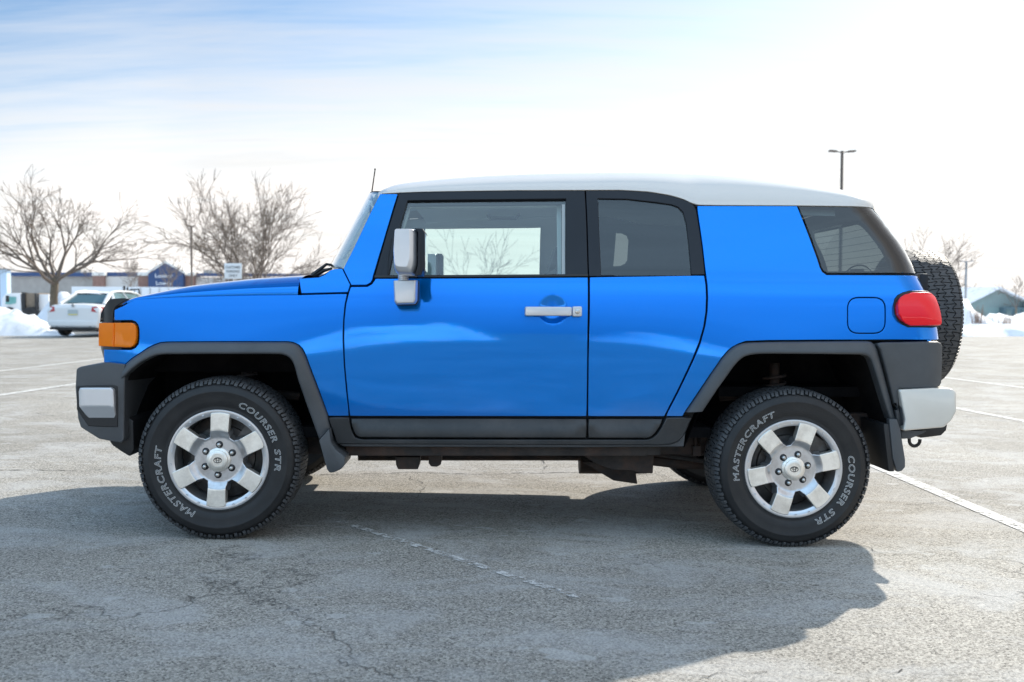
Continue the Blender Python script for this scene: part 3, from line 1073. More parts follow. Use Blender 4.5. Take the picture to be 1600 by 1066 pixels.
def bumper(name, pts, Y, mats, plan, ys, bevel, parent=car):
    """full-width bumper: side outline swept across the car; plan(y) pulls the ends in"""
    out = [at(u, v, Y) for u, v in pts]
    poly = [(p.x, p.z) for p in out]
    bm = bmesh.new()
    rings = []
    for y in ys:
        rings.append([bm.verts.new((plan(x, y), y, z)) for x, z in poly])
    n = len(poly)
    for r0, r1 in zip(rings, rings[1:]):
        for k in range(n):
            bm.faces.new((r0[k], r0[(k+1) % n], r1[(k+1) % n], r1[k]))
    bm.faces.new(rings[0][::-1]); bm.faces.new(rings[-1])
    bmesh.ops.recalc_face_normals(bm, faces=bm.faces[:])
    es = [e for e in bm.edges if e.calc_face_angle(0) > R(14)]
    bmesh.ops.bevel(bm, geom=es, offset=bevel, segments=3, profile=.6, affect='EDGES', clamp_overlap=True)
    for f in bm.faces: f.smooth = True
    for e in bm.edges:
        if len(e.link_faces) == 2 and e.calc_face_angle(0) > R(32): e.smooth = False
    me = bpy.data.meshes.new(name); bm.to_mesh(me); bm.free()
    return link(name, me, mats, parent)

YS = [-.012, .04, .12, .35, YC, 2*YC-.35, 2*YC-.12, 2*YC-.04, 2*YC+.012]
XF = at(117, 600, 0).x
def plan_f(x, y):
    e = abs(y-YC)/(YC+.012)
    w = sstep(-.45, XF, x) if False else max(0.0, min(1.0, (-.38-x)/.3))
    return x + w*(.004*max(0, (e-.86)/.14)) - w*.05*(1-e*e)
fb = bumper('front_bumper', [(118, 577), (123, 573.5), (166, 566.5), (195.5, 569.5), (194.5, 600), (193.5, 687), (190, 692), (180, 691), (154, 686), (125, 668), (120.5, 654), (116.5, 606)], -.01, M['plastic'], plan_f, YS, .010)
# lower valance behind the bumper
mb = MB()
pp = [at(u, v, .12) for u, v in [(178, 688), (194, 640), (215, 655), (216, 700), (209, 711), (196, 703), (183, 694)]]
mb.prism([(p.x, p.z) for p in pp], .06, 2*YC-.06)
mb.done('lower_valance', M['black'], car, bevel=.01)
# silver wing caps on both bumper ends
o = [at(u, v, -.03) for u, v in [(124, 605.5), (174, 605.5), (178.5, 609), (179.5, 630), (179.3, 659), (176, 662.5), (138.5, 660), (122.5, 636), (121.5, 612)]]
def Scap(a, b):
    t = 0
    e = sstep(XF+.06, XF-.01, a)
    return (a, -.042+.040*max(0, min(1, (.615-b)/.085))+.02*e, b)
side(panel('bumper_wing', [(p.x, p.z) for p in o], Scap, M['silver'], car, step=.012, r=.008, gap=0, rim=.04))
o2 = [at(u, v, -.014) for u, v in [(119.5, 603), (177, 601.5), (184, 604), (184.5, 668), (138, 666), (120, 640)]]
side(panel('bumper_wing', [(p.x, p.z) for p in o2], lambda a, b: (a, -.0165, b), M['black'], car, step=.05, r=.004, gap=0, rim=.006))

XRb = at(1498, 640, 0).x
def plan_r(x, y):
    e = abs(y-YC)/(YC+.012)
    w = max(0.0, min(1.0, (x-(XRb-.35))/.3))
    return x - w*.012*max(0, (e-.88)/.12) + w*.03*(1-e*e)
bumper('rear_bumper', [(1405, 609), (1463, 606.5), (1492, 607.5), (1498.5, 613), (1498.7, 643), (1491, 657), (1479, 668), (1412, 673.5), (1415.5, 656)], -.022, M['champ'], plan_r, [-.028, .04, .12, .35, YC, 2*YC-.35, 2*YC-.12, 2*YC-.04, 2*YC+.028], .012)
mb = MB()
pp = [at(u, v, .01) for u, v in [(1404, 612), (1420, 612), (1420, 674), (1409, 674)]]
mb.prism([(p.x, p.z) for p in pp], -.014, 2*YC+.014)
pp = [at(u, v, .05) for u, v in [(1404, 672), (1445, 672), (1439, 676), (1420, 684), (1405, 685)]]
mb.prism([(p.x, p.z) for p in pp], .02, 2*YC-.02)
mb.done('bumper_mount', M['plastic'], car, bevel=.006)
mb = MB()
pp = [at(u, v, .12) for u, v in [(1425, 668), (1478, 662), (1476, 672), (1468, 680), (1436, 684)]]
mb.prism([(p.x, p.z) for p in pp], .10, 2*YC-.10)
mb.done('bumper_step', M['black'], car, bevel=.008)
mb = MB()
c = at(1429, 688, .3)
pts = [c+Vector((.028*math.cos(t)-.0, 0, .03*math.sin(t))) for t in [R(170+k*25) for k in range(9)]]
mb.tube(pts, .009, 8)
mb.tube([pts[0], pts[0]+Vector((-.01, 0, .05))], .009, 8)
mb.done('tow_hook', M['black'], car)

# --- bonnet and roof: lofted caps that follow the side edge ------------------
def cap(name, mats, edge, top, ztop_lo, x0, x1, nx, ex, bow0=0.0, bow1=0.0, bl=.35, ny=36, yedge=None, lip=.02, thick=.03, pw=.5):
    """edge(x)->z of the side edge; top: silhouette [(u,v)]; crown height is solved so that the outline follows it"""
    rows = []
    for i in range(nx+1):
        x = x0+(x1-x0)*i/nx
        ze = edge(x); ye = S(x, ze) if yedge is None else yedge(x)
        half = YC-ye
        b = -bow0*sstep(bl, 0, x-x0) + bow1*sstep(bl, 0, x1-x)
        ts = [-math.cos(math.pi*j/ny) for j in range(ny+1)]
        def row(zt, x=x, ze=ze, ye=ye, half=half, b=b, ts=ts):
            r = []
            for t in ts:
                e_ = ex+(4.0*sstep(1.5, 0, x1-x) if bow1 else 0)
                h = (max(0.0, 1-abs(t)**e_))**pw
                r.append(Vector((x+b*(1-t*t), YC+half*t, ze+(zt-ze)*h)))
            return r
        lo, hi = ze+.001, ztop_lo
        for _ in range(22):
            mid = (lo+hi)/2
            ok = True
            for q in row(mid)[:ny//2+1]:
                u, v = pix(q)
                if v < interp(top, u):
                    ok = False; break
            if ok: lo = mid
            else: hi = mid
        rows.append((row, lo))
    z = [q[1] for q in rows]
    for _ in range(3):
        z = [z[0]]+[(z[i-1]+2*z[i]+z[i+1])/4 for i in range(1, len(z)-1)]+[z[-1]]
    return [q[0](zz) for q, zz in zip(rows, z)]

hood_e = P2([(192, 477), (203, 471), (212, 467.2), (245, 464.7), (280, 463.2), (340, 461.4), (400, 460), (466, 459.7)])
hood_top = [(186, 475.5), (192, 473.5), (205, 466.5), (220, 463), (250, 456), (280, 450), (302, 446), (325, 443), (400, 435), (465, 431), (480, 430)]
hx0, hx1 = hood_e[0][0]+.02, hood_e[-1][0]-.002
g = cap('bonnet', None, lambda x: interp(hood_e, x)+.002, hood_top, 1.32, hx0, hx1, 34, 6.5, bow0=.06, bl=.5)
g0h = g
hood = surf_mesh('bonnet', [[Vector((r[0].x, r[0].y+.035, r[0].z-.05)), Vector((r[0].x, r[0].y+.006, r[0].z-.014))]+r+[Vector((r[-1].x, r[-1].y-.006, r[-1].z-.014)), Vector((r[-1].x, r[-1].y-.035, r[-1].z-.05))] for r in g], M['blue'], car, flip=True)
# closed front drop of the bonnet
rowf = g[0]
gf = [[(p.x-.0, p.y, p.z) for p in rowf], [(p.x-.022, p.y, p.z-.012) for p in rowf], [(p.x-.03, p.y, p.z-.04) for p in rowf], [(p.x-.03, p.y, min(p.z-.04, .99)) for p in rowf]]
surf_mesh('bonnet_nose', gf, M['blue'], car, flip=False)
# cowl top in black behind the bonnet, under the windscreen
ce = P2([(466.5, 434.5), (498, 432.5), (515, 422), (535, 418.8)])
cg = []
for i in range(13):
    x = hx1+.006+(ce[-1][0]-hx1)*i/12
    ze = interp(ce, x) - .004
    ye = S(x, ze)
    cg.append([(x, ye+(2*YC-2*ye)*j/20, ze+.012*math.sin(math.pi*j/20)) for j in range(21)])
surf_mesh('cowl_top', cg, M['black'], car, flip=True)
# bonnet rear edge lip (dark shut line with rubber stop)
mb = MB()
p = at(467.5, 436, .14)
mb.tube([at(466, 436.5, .13), at(468.5, 446, .085), at(470, 459, .055)], .0045, 6)
side(mb.done('shut_line_seal', M['black'], car))

ROOF_EDGE = [(597, 302.2), (612, 301.2), (660, 299.3), (720, 298.2), (800, 297), (913, 296.6), (970, 296.4), (1015, 299), (1050, 305), (1072, 312), (1086, 319.5), (1120, 320.2), (1246, 320.8), (1310, 321.6), (1374, 323.3, .2)]
re_ = P2(ROOF_EDGE)
re_.sort()
ROOF_TOP = [(585, 306), (590, 299.5), (597, 295), (603, 291.5), (612, 288.8), (650, 283.8), (700, 279), (750, 275.5), (800, 273), (870, 270.8), (950, 269.6), (1010, 269.8), (1050, 270.6), (1100, 272.6), (1150, 275.8), (1200, 280.5), (1250, 286.5), (1300, 294), (1320, 297.6), (1345, 303.5), (1360, 309), (1370, 315), (1377, 322)]
rx0, rx1 = re_[0][0], re_[-1][0]
g = cap('roof', None, lambda x: interp(re_, x)+.001, ROOF_TOP, 1.98, rx0, rx1, 70, 2.6, bow0=.10, bow1=.07, bl=.4, ny=44)
# dropped edge all round, with a small drip rail
def dropped(g):
    out = []
    for row in g:
        a, b = row[0], row[-1]
        r = [Vector((a.x, a.y+.03, a.z-.004)), Vector((a.x, a.y-.001, a.z-.002))] + row + [Vector((b.x, b.y+.001, b.z-.002)), Vector((b.x, b.y-.03, b.z-.004))]
        out.append(r)
    return out
g = dropped(g)
front = [[Vector((p.x-.0, p.y, p.z)) for p in g[0]]]
fr2 = [Vector((p.x-.012*(1), p.y, max(re_[0][1]-.02, p.z-.030))) for p in g[0]]
fr3 = [Vector((p.x+.03, p.y, max(re_[0][1]-.03, p.z-.040))) for p in g[0]]
bk2 = [Vector((p.x+.010, p.y, p.z-.022)) for p in g[-1]]
bk3 = [Vector((p.x-.03, p.y, p.z-.030)) for p in g[-1]]
roof = surf_mesh('roof', [fr3, fr2]+g+[bk2, bk3], M['white'], car, flip=True)
ROOFG = g
# headliner below the roof
hg = []
for row in g[4:-3:4]:
    hg.append([Vector((p.x, YC+(p.y-YC)*.93, p.z-.055 - .01*abs(p.y-YC))) for p in row[3:-3:3]])
surf_mesh('headliner', hg, M['headliner'], car)

# --- windscreen -----------------------------------------------------------
wg = []
for i in range(13):
    t = i/12
    e = at(535+(592-535)*t, 420-(420-303)*t, .08+.14*t)
    e.y = S(e.x, e.z)+.012; e.x += .03
    c = at(521.5+(580-521.5)*t, 420-(420-311)*t, YC)
    row = []
    for j in range(21):
        s = -1+2*j/20
        y = YC+(YC-e.y)*s
        k = 1-abs(s)**2.4
        row.append(Vector((e.x+(c.x-e.x)*k, y, e.z+(c.z-e.z)*k)))
    wg.append(row)
surf_mesh('windscreen', wg, M['wind'], car, flip=True)
mb = MB()
top = wg[-1]
mb.tube([p+Vector((.012, 0, .0)) for p in top], .008, 6)
mb.done('windscreen_header', M['black'], car)
# wipers parked at the foot of the screen
for k, (u0, v0, u1, v1, yy) in enumerate([(489, 431, 521, 415, .35), (489, 430, 515, 421, 1.0)]):
    mb = MB()
    a = at(488, 431, yy); b = at(510, 413, yy); c = at(521, 419, yy)
    mb.tube([a, b], [.014, .007], 6)
    mb.tube([b, b+(c-b)*.5+Vector((0, .2, .01)), c+Vector((0, .45, 0))], [.007, .006, .004], 6)
    mb.tube([at(492, 431, yy), at(506, 423, yy), at(519, 419.5, yy)], [.012, .010, .006], 5)
    mb.done('wiper', M['black'], car)
mb = MB()
a = at(578.5, 318, 1.68); b = at(586, 265.5, 1.70)
mb.tube([a+Vector((0, 0, -.06)), a, b], [.007, .0050, .0042], 6)
mb.tube([b, b+Vector((0, 0, .008))], .006, 6)
mb.done('antenna', M['steelpole'], car)

# --- nose: fascia, grille, lamps (barely seen from here) ------------------------
nx_ = at(160, 520, .2).x
mb = MB()
fpoly = [at(u, v, .20) for u, v in [(157.5, 500), (155.5, 520), (156.5, 545), (160, 558), (165, 567), (190, 568), (190, 500)]]
bm = mb.bm
ring = []
for y, dx in [(.16, .03), (.20, .004), (.40, -.03), (YC, -.05), (2*YC-.40, -.03), (2*YC-.20, .004), (2*YC-.16, .03)]:
    ring.append([bm.verts.new((p.x+dx, y, p.z)) for p in fpoly])
for r0, r1 in zip(ring, ring[1:]):
    for k in range(7):
        bm.faces.new((r0[k], r0[(k+1) % 7], r1[(k+1) % 7], r1[k]))
bm.faces.new(ring[0]); bm.faces.new(ring[-1])
mb.done('front_fascia', M['plastic'], car, bevel=.006)
for y in (.47, 2*YC-.47):
    mb = MB()
    mb.lathe([(.001, nx_-.060), (.06, nx_-.058), (.088, nx_-.050), (.092, nx_-.03), (.10, nx_-.045), (.105, nx_-.02)], 32, (0, y, .90), 'X')
    hl = mb.done('headlight', M['chrome'], car)
mb = MB()
for i in range(5):
    mb.box((nx_-.052, YC, .855+.028*i), (.02, .62, .012))
mb.done('grille', M['silver'], car, bevel=.002)
# bug deflector: smoked strip over the bonnet edge with end wings
d_out = [at(u, v, .13) for u, v in [(154, 501), (156, 493), (158.5, 486.5), (164, 477.5), (169, 472.5), (174, 469), (183.5, 467), (197, 466.2), (210, 467), (200, 471.5), (192.5, 476), (187, 480), (184, 484.5), (183, 495), (182.5, 506), (172, 505.8), (162.5, 504)]]
dp = [(p.x, p.z) for p in d_out]
def Sdef(a, b):
    t = sstep(-.50, -.66, a)
    return (a, .075+.14*t**1.5, b)
side(panel('bug_deflector', dp, Sdef, M['black'], car, step=.02, r=.003, gap=0, rim=.006))
defl_prof = [at(u, v, .20) for u, v in [(158, 503), (159, 490), (165, 479), (175, 471), (192, 467)]]
dg = []
for j in range(25):
    s = -1+2*j/24
    y = YC+(YC-.16)*s
    bow = .03*(1-s*s)-.01
    dg.append([Vector((p.x-bow, y, p.z+.005*(1-s*s))) for p in defl_prof])
surf_mesh('bug_deflector', dg, M['smoke'], car)

# --- lamps -------------------------------------------------------------------
def Samb(a, b):
    y = S(a, b)
    zc = .93
    return (a, y-.012+.10*max(0, abs(b-zc)-.035)**1.2, b)
amb = P2(amber_o)
lamp = side(panel('turn_signal', amb, Samb, M['amber'], car, step=.018, r=.005, gap=.001, rim=.03))
def refl(poly, f, d):
    return side(panel('lamp_reflector', poly_offset(poly, .004), lambda a, b: (a, f(a, b)[1]+d+.004*math.cos(a*110), b), M['reflector'], car, step=.008, r=0, gap=0, rim=.004))
refl(amb, Samb, .030)
# divider rib in the amber lamp
mb = MB()
a = at(183, 505, .06); b = at(183, 541, .06)
mb.tube([(a.x, S(a.x, a.z)-.013, a.z), (a.x, S(a.x, .93)-.0155, .93), (b.x, S(b.x, b.z)-.013, b.z)], .0035, 6)
rib = mb.done('lens_rib', M['amber'], lamp)
tl = [(1399, 490), (1397.8, 477), (1399.5, 468.5), (1404, 463), (1411, 459), (1422, 456.4), (1440, 456), (1454.6, 457, .075), (1460, 463, .08), (1463, 487, .08), (1463.9, 504, .08), (1461.5, 508.3, .08), (1440, 509.4), (1419, 509.6), (1411, 506), (1405, 501)]
def Stl(a, b):
    y = S(a-.045, b)
    zz = abs(b-1.075)/.085
    return (a, y-.040+.020*min(1, zz)**2.5, b)
tlp = P2(tl)
side(panel('tail_light', tlp, Stl, M['red'], car, step=.016, r=.007, gap=.0, rim=.05))
side(panel('lamp_surround', [(x, z) for x, z in poly_offset(tlp, -.006)], lambda a, b: (a, S(a-.03, b)-.004, b), M['black'], car, step=.04, r=.002, gap=0, rim=.03))

# --- handle, mirror -------------------------------------------------------------
mb = MB()
a = at(820, 486.5, -.02); b = at(909.5, 486.5, -.02)
L = b.x-a.x; zc = a.z
yb = S((a.x+b.x)/2, zc)
mb.box(((a.x+b.x)/2-.024, yb-.040, zc+.0), (L-.05, .016, .043))
mb.box((a.x+.025, yb-.018, zc), (.05, .045, .043))
h = side(mb.done('door_handle', M['silver'], car, bevel=.008, seg=3))
mb = MB()
mb.box((b.x-.0235, yb-.021, zc+.0), (.046, .044, .048))
side(mb.done('door_handle', M['silver'], car, bevel=.008, seg=3))
mb = MB()
mb.lathe([(.0, -.0465), (.010, -.0465), (.0115, -.0455), (.0125, -.042)], 20, (b.x-.022, yb, zc), 'Y')
side(mb.done('lock', M['nut'], car))

# door mirror head: shell, black rim, glass
hd = [Vector(at(800, 533, -.2))*0+at(u, v, -.20) for u, v in [(q.x, q.y) for q in [Vector((*p_, 0)) for p_ in round_poly([(619, 362), (623, 359.8), (650, 359.8), (653.5, 361.5), (655, 366), (655, 415), (649.5, 431.8), (624, 430.5), (618.5, 425), (616.3, 398)], 6, 3)]]]
poly = [(p.x, p.z) for p in hd]
mb = MB()
bm = mb.bm
cx = sum(p[0] for p in poly)/len(poly)
rings = []
for y, sc in [(-.300, .62), (-.292, .78), (-.272, .92), (-.24, .985), (-.20, 1.0), (-.12, .99), (-.085, .93), (-.07, .80)]:
    czm = (poly[0][1]+poly[6][1])/2
    xr_ = poly[4][0]
    rings.append([bm.verts.new((xr_+(x-xr_)*(sc if sc < 1 else 1), y, czm+(z-czm)*(.5+.5*sc))) for x, z in poly])
n = len(poly)
for r0, r1 in zip(rings, rings[1:]):
    for k in range(n):
        f = bm.faces.new((r0[k], r0[(k+1) % n], r1[(k+1) % n], r1[k])); f.smooth = True
bm.faces.new(rings[0]); bm.faces.new(rings[-1])
bmesh.ops.recalc_face_normals(bm, faces=bm.faces[:])
mir = side(mb.done('wing_mirror', M['silver'], car, auto=60))
mb = MB()
rp = [at(u, v, -.19) for u, v in [(650.5, 359.2), (663, 360), (665.7, 365.5), (666, 416), (660.5, 431.5), (650, 432.6), (655, 416), (655.3, 366)]]
mb.prism([(p.x, p.z) for p in rp], -.295, -.068)
rim_ = side(mb.done('mirror_rim', M['frame'], car, bevel=.005))
mb = MB()
xr_ = at(665.9, 390, -.19).x
mb.box((xr_+.0005, -.18, at(660, 396, -.19).z), (.002, .19, .165))
side(mb.done('mirror_glass', M['mirror'], car, bevel=.0005))
mb = MB()
c0 = at(629.5, 430, -.14); c1 = at(629.5, 440, -.10)
mb.lathe([(.0235, c1.z-.02), (.0235, c0.z+.02)], 20, (c0.x, -.12, 0), 'Z')
for kk in range(3):
    mb.lathe([(.0235, c1.z+.004+kk*.007), (.0252, c1.z+.006+kk*.007), (.0235, c1.z+.008+kk*.007)], 20, (c0.x, -.12, 0), 'Z')
side(mb.done('mirror_stem', M['silver'], car))
mb = MB()
bp_ = [at(u, v, -.11) for u, v in [(615, 438.8), (652, 438.2), (651.2, 470), (648, 475.2), (620, 476), (616.6, 472)]]
b0 = [(p.x, p.z) for p in bp_]
bm = mb.bm
cxm = (b0[0][0]+b0[1][0])/2; cz0 = b0[0][1]
R0 = []
for y, sc, dz in [(-.155, .82, .0), (-.150, .92, .0), (-.13, 1.0, 0), (-.02, 1.0, .0), (.03, .95, 0)]:
    R0.append([bm.verts.new((cxm+(x-cxm)*sc, y, cz0+(z-cz0)*(.6+.4*sc))) for x, z in b0])
for r0, r1 in zip(R0, R0[1:]):
    for k in range(6):
        bm.faces.new((r0[k], r0[(k+1) % 6], r1[(k+1) % 6], r1[k]))
bm.faces.new(R0[0]); bm.faces.new(R0[-1])
side(mb.done('mirror_base', M['silver'], car, bevel=.007, seg=3))
mb = MB()
bb = [at(u, v, -.10) for u, v in [(614, 438.5), (653, 438), (652.6, 471), (649, 477.2), (619, 478), (615.2, 473)]]
mb.prism([(p.x, p.z) for p in bb], -.06, .04)
side(mb.done('mirror_base', M['black'], car, bevel=.006))
# --- inner shell and undercarriage ----------------------------------------------
shell_o = P2([(200, 480), (280, 466), (466, 463), (500, 436), (533, 425), (596, 306), (700, 301), (913, 300), (1015, 302), (1072, 315), (1090, 322), (1246, 323), (1370, 325), (1424, 425), (1440, 470), (1450, 528), (1396, 534), (1366, 534), (1335, 545), (1290, 549), (1200, 549), (1170, 550), (1150, 558), (1090, 640), (1068, 690), (530, 690), (500, 640), (462, 560), (450, 548), (262, 548), (230, 555), (205, 568), (186, 562), (186, 505)])
sw1 = P2([(632, 310), (886, 308), (886, 432), (602, 433), (614, 384), (625, 346)])
sw2 = P2([(930, 306), (1022, 311), (1062, 319), (1077, 349), (1085, 432), (936, 432)])
sw3 = P2([(1252, 326), (1372, 328, .17), (1398, 361, .17), (1424, 410, .17), (1428, 424, .17), (1292, 424), (1283, 414)])
side(panel('inner_shell', shell_o, surf(.034), M['dark'], car, holes=[sw1, sw2, sw3], step=.08, rim=.004, gap=0, r=0))
# pale pillar and roof rail trims seen through the glass
tr_o = P2([(605, 304), (700, 300), (918, 299), (922, 440), (560, 440), (582, 370)])
tw1 = P2([(640, 322), (872, 320), (874, 436), (600, 436), (622, 380)])
tw2 = P2([(1025, 331), (1036, 331), (1047, 336), (1052, 346), (1053, 385), (1049, 392), (1040, 396), (1025, 396)])
side(panel('pillar_trim', tr_o, surf(.085), M['trim'], car, holes=[tw1], step=.08, rim=.02, gap=0, r=.004))
tr_r = P2([(922, 299), (1015, 301), (1072, 314), (1246, 323), (1246, 440), (922, 440)])
tmp = panel('pillar_trim', tr_r, surf(.085), M['seat'], car, holes=[tw2], step=.08, rim=.02, gap=0, r=.004)
mirror_of(tmp)
bpy.data.objects.remove(tmp)
# door cards
dc = P2([(560, 440), (1240, 440), (1240, 515), (1135, 530), (1100, 580), (1060, 640), (560, 640)])
side(panel('door_card', dc, surf(.075), M['seat'], car, step=.12, rim=.01, gap=0, r=0))

# tailgate: back panel with a window, spanning between the two rear corners
def back(a, b):
    """a = y, b = z"""
    xr_ = xrear(b)
    s = (a-YC)/YC
    return (xr_-.040+.05*max(0, 1-(s/.83)**2), a, b)
def backp(name, y0, y1, z0, z1, m, holes=(), off=0.0, rad=.0, rim=.02, **kw):
    o = [(y0, z0), (y1, z0), (y1, z1), (y0, z1)]
    if rad: o = round_poly(o, rad, 5)
    return panel(name, o, lambda a, b: tuple(Vector(back(a, b))+Vector((off, 0, 0))), m, car, holes=holes, step=.05, rim=rim, gap=0, r=.002, **kw)
def ycorn(z): return S(xrear(z)-.012, z)
zt = re_[-1][1]-.01
y0 = ycorn(1.2)-.02
bw = round_poly([(.42, 1.245), (1.42, 1.245), (1.34, 1.545), (.50, 1.545)], .09, 6)
backp('tailgate', y0, 2*YC-y0, .60, 1.215, M['blue'])
oz = [(y0+.01, 1.215), (2*YC-y0-.01, 1.215), (2*YC-y0-.10, zt+.01), (2*YC-.42, zt+.045), (YC, zt+.062), (.42, zt+.045), (y0+.10, zt+.01)]
panel('tailgate', oz, lambda a, b: back(a, b), M['frame'], car, holes=[bw], step=.05, rim=.02, gap=0, r=.002)
panel('back_window', poly_offset(bw, -.01), lambda a, b: tuple(Vector(back(a, b))+Vector((-.008, 0, 0))), M['tint'], car, step=.08, rim=.004, gap=0, r=0)
# heater wires on the back window
mb = MB()
for i in range(8):
    z = 1.27+i*.034
    pts = [Vector(back(.47+.9*j/10, z))+Vector((-.014, 0, 0)) for j in range(11)]
    mb.tube(pts, .0012, 4)
mb.done('heater_grid', M['black'], car)
mb = MB()
q = Vector(back(1.0, 1.26))
mb.box((q.x-.035, .90, 1.245), (.06, .22, .06))
mb.box((q.x-.035, .93, 1.285), (.05, .09, .05))
pts = [Vector(back(1.14-.5*math.cos(t), 1.235+.10*math.sin(t)))+Vector((-.03, 0, 0)) for t in [math.pi*k/12 for k in range(13)]]
pts = [Vector((q.x-.04, .90+.24*math.cos(t), 1.235+.095*math.sin(t))) for t in [math.pi*k/14 for k in range(15)]]
mb.tube(pts, .005, 6)
mb.done('rear_wiper_motor', M['black'], car, bevel=.01)

# spare carrier bracket
mb = MB()
a = at(1433.5, 428, .30); b = at(1446, 456, .30)
mb.prism([(a.x, a.z), (b.x, a.z), (b.x, b.z), (a.x, b.z-.02)], .27, .33)
mb.box((xrear(1.03)+.06, YC, 1.03), (.16, .30, .30))
split_done(mb, 'spare_carrier', M['frame'], car, bevel=.006)

# wheel housings
def liner(outl, name, yin):
    A = P2(outl)
    grid = []
    for y in (.012, .10, .25, yin):
        grid.append([(x, y+(S(x, z) if y < .02 else 0), z) for x, z in A])
    o = surf_mesh(name, grid, M['liner'], car)
    return o
lf = [(202, 702), (196, 600)]+[(206, 577), (224, 565), (242, 554), (260, 551), (350, 550.5), (435, 551), (453, 555), (462, 566), (470, 592), (505, 690), (512, 720)]
side(liner(lf, 'wheel_housing', .62))
lr = [(1070, 700), (1096, 640), (1146, 568), (1162, 554), (1180, 550.5), (1280, 550.5), (1342, 551), (1355, 557), (1376, 610), (1392, 665), (1396, 700)]
side(liner(lr, 'wheel_housing', .62))
mb = MB()
for (u0, u1) in ((180, 520), (1065, 1405)):
    x0 = at(u0, 600, .3).x; x1 = at(u1, 600, .3).x
    mb.box(((x0+x1)/2, .62, .66), (x1-x0, .01, .46))
    mb.box(((x0+x1)/2, 2*YC-.62, .66), (x1-x0, .01, .46))
split_done(mb, 'inner_wall', M['liner'], car)
# frame rails, cross members, floor, axles
mb = MB()
for y in (.36, 2*YC-.36):
    mb.box((1.30, y, .385), (2.75, .075, .095))
    mb.box((-.22, y, .47), (.75, .075, .10))
    mb.box((3.0, y, .50), (.9, .075, .10))
    # outriggers and body mounts under the sill
    for x in (.62, 1.55, 2.05):
        mb.box((x, y-.13 if y < 1 else y+.13, .39), (.09, .22, .05))
# flange with holes in view under the sill
a = at(540, 700, .12); b = at(1010, 712, .12)
mb.box(((a.x+b.x)/2, .13, (a.z+b.z)/2+.005), (b.x-a.x, .03, abs(a.z-b.z)+.012))
mb.box(((a.x+b.x)/2, 2*YC-.13, (a.z+b.z)/2+.005), (b.x-a.x, .03, abs(a.z-b.z)+.012))
split_done(mb, 'chassis_rail', M['rust'], car, bevel=.006)
mb = MB()
def blk(pts, y0_, y1_):
    q = [at(u, v, (y0_+y1_)/2) for u, v in pts]
    mb.prism([(p.x, p.z) for p in q], y0_, y1_)
blk([(620, 710), (658, 710), (655, 729), (624, 729), (621, 722)], .22, .40)
blk([(671, 708), (691, 708), (690, 722), (684, 725.5), (675, 725), (671, 720)], .25, .42)
blk([(905, 706), (1020, 706), (1018, 738), (1000, 738), (985, 733), (955, 732), (925, 720)], .26, .34)
blk([(900, 706), (975, 706), (980, 738), (945, 733)], .55, 1.3)
split_done(mb, 'chassis_bracket', M['rust'], car, bevel=.005)
mb = MB()
mb.tube([at(980, 715, .42), at(1060, 724, .46), at(1130, 726, .5)], .028, 10)
mb.tube([at(1000, 706, .40), at(1060, 715, .38), at(1110, 722, .36)], .012, 8)
mb.tube([at(1087, 680, .30), at(1089, 712, .32)], .012, 8)
mb.box(at(1088, 704, .30), (.04, .04, .05))
mb.tube([(2.69, .20, .34), (2.69, 2*YC-.20, .34)], .045, 12)
mb.lathe([(.05, .68), (.12, .75), (.15, YC), (.12, 1.09), (.05, 1.16)], 20, (2.69, 0, .34), 'Y')
mb.tube([(0, .20, .37), (0, 2*YC-.20, .37)], .035, 12)
split_done(mb, 'axle', M['rust'], car)
for x in (0.02, 2.74):
    mb = MB()
    for y in (.42, 2*YC-.42):
        pts = [Vector((x+.055*math.cos(k*.5), y+.055*math.sin(k*.5), .50+.0032*k)) for k in range(0, 76)]
        mb.tube(pts, .0085, 6)
        mb.tube([(x, y, .42), (x, y, .80)], .026, 10)
        s = -1 if y < 1 else 1
        mb.tube([(x-.28, y-s*.02, .62), (x, y+s*.10, .66), (x+.26, y-s*.02, .62)], .022, 8)
        mb.tube([(x-.24, y-s*.05, .36), (x, y+s*.14, .33), (x+.26, y-s*.05, .37)], .026, 8)
    split_done(mb, 'suspension_arm', M['rust'], car)
mb = MB()
mb.box((1.30, YC, .47), (2.1, 1.5, .05))
mb.box((-.05, YC, .80), (.85, 1.1, .10))
mb.box((2.9, YC, .66), (.95, 1.2, .05))
split_done(mb, 'floor_pan', M['liner'], car)
mb = MB()
mb.tube([at(560, 712, 1.2), at(900, 712, 1.2), at(1060, 715, 1.3)], .03, 10)
mb.tube([at(905, 722, 1.25), at(1010, 722, 1.25)], .07, 14)
mb.done('exhaust_pipe', M['rust'], car)

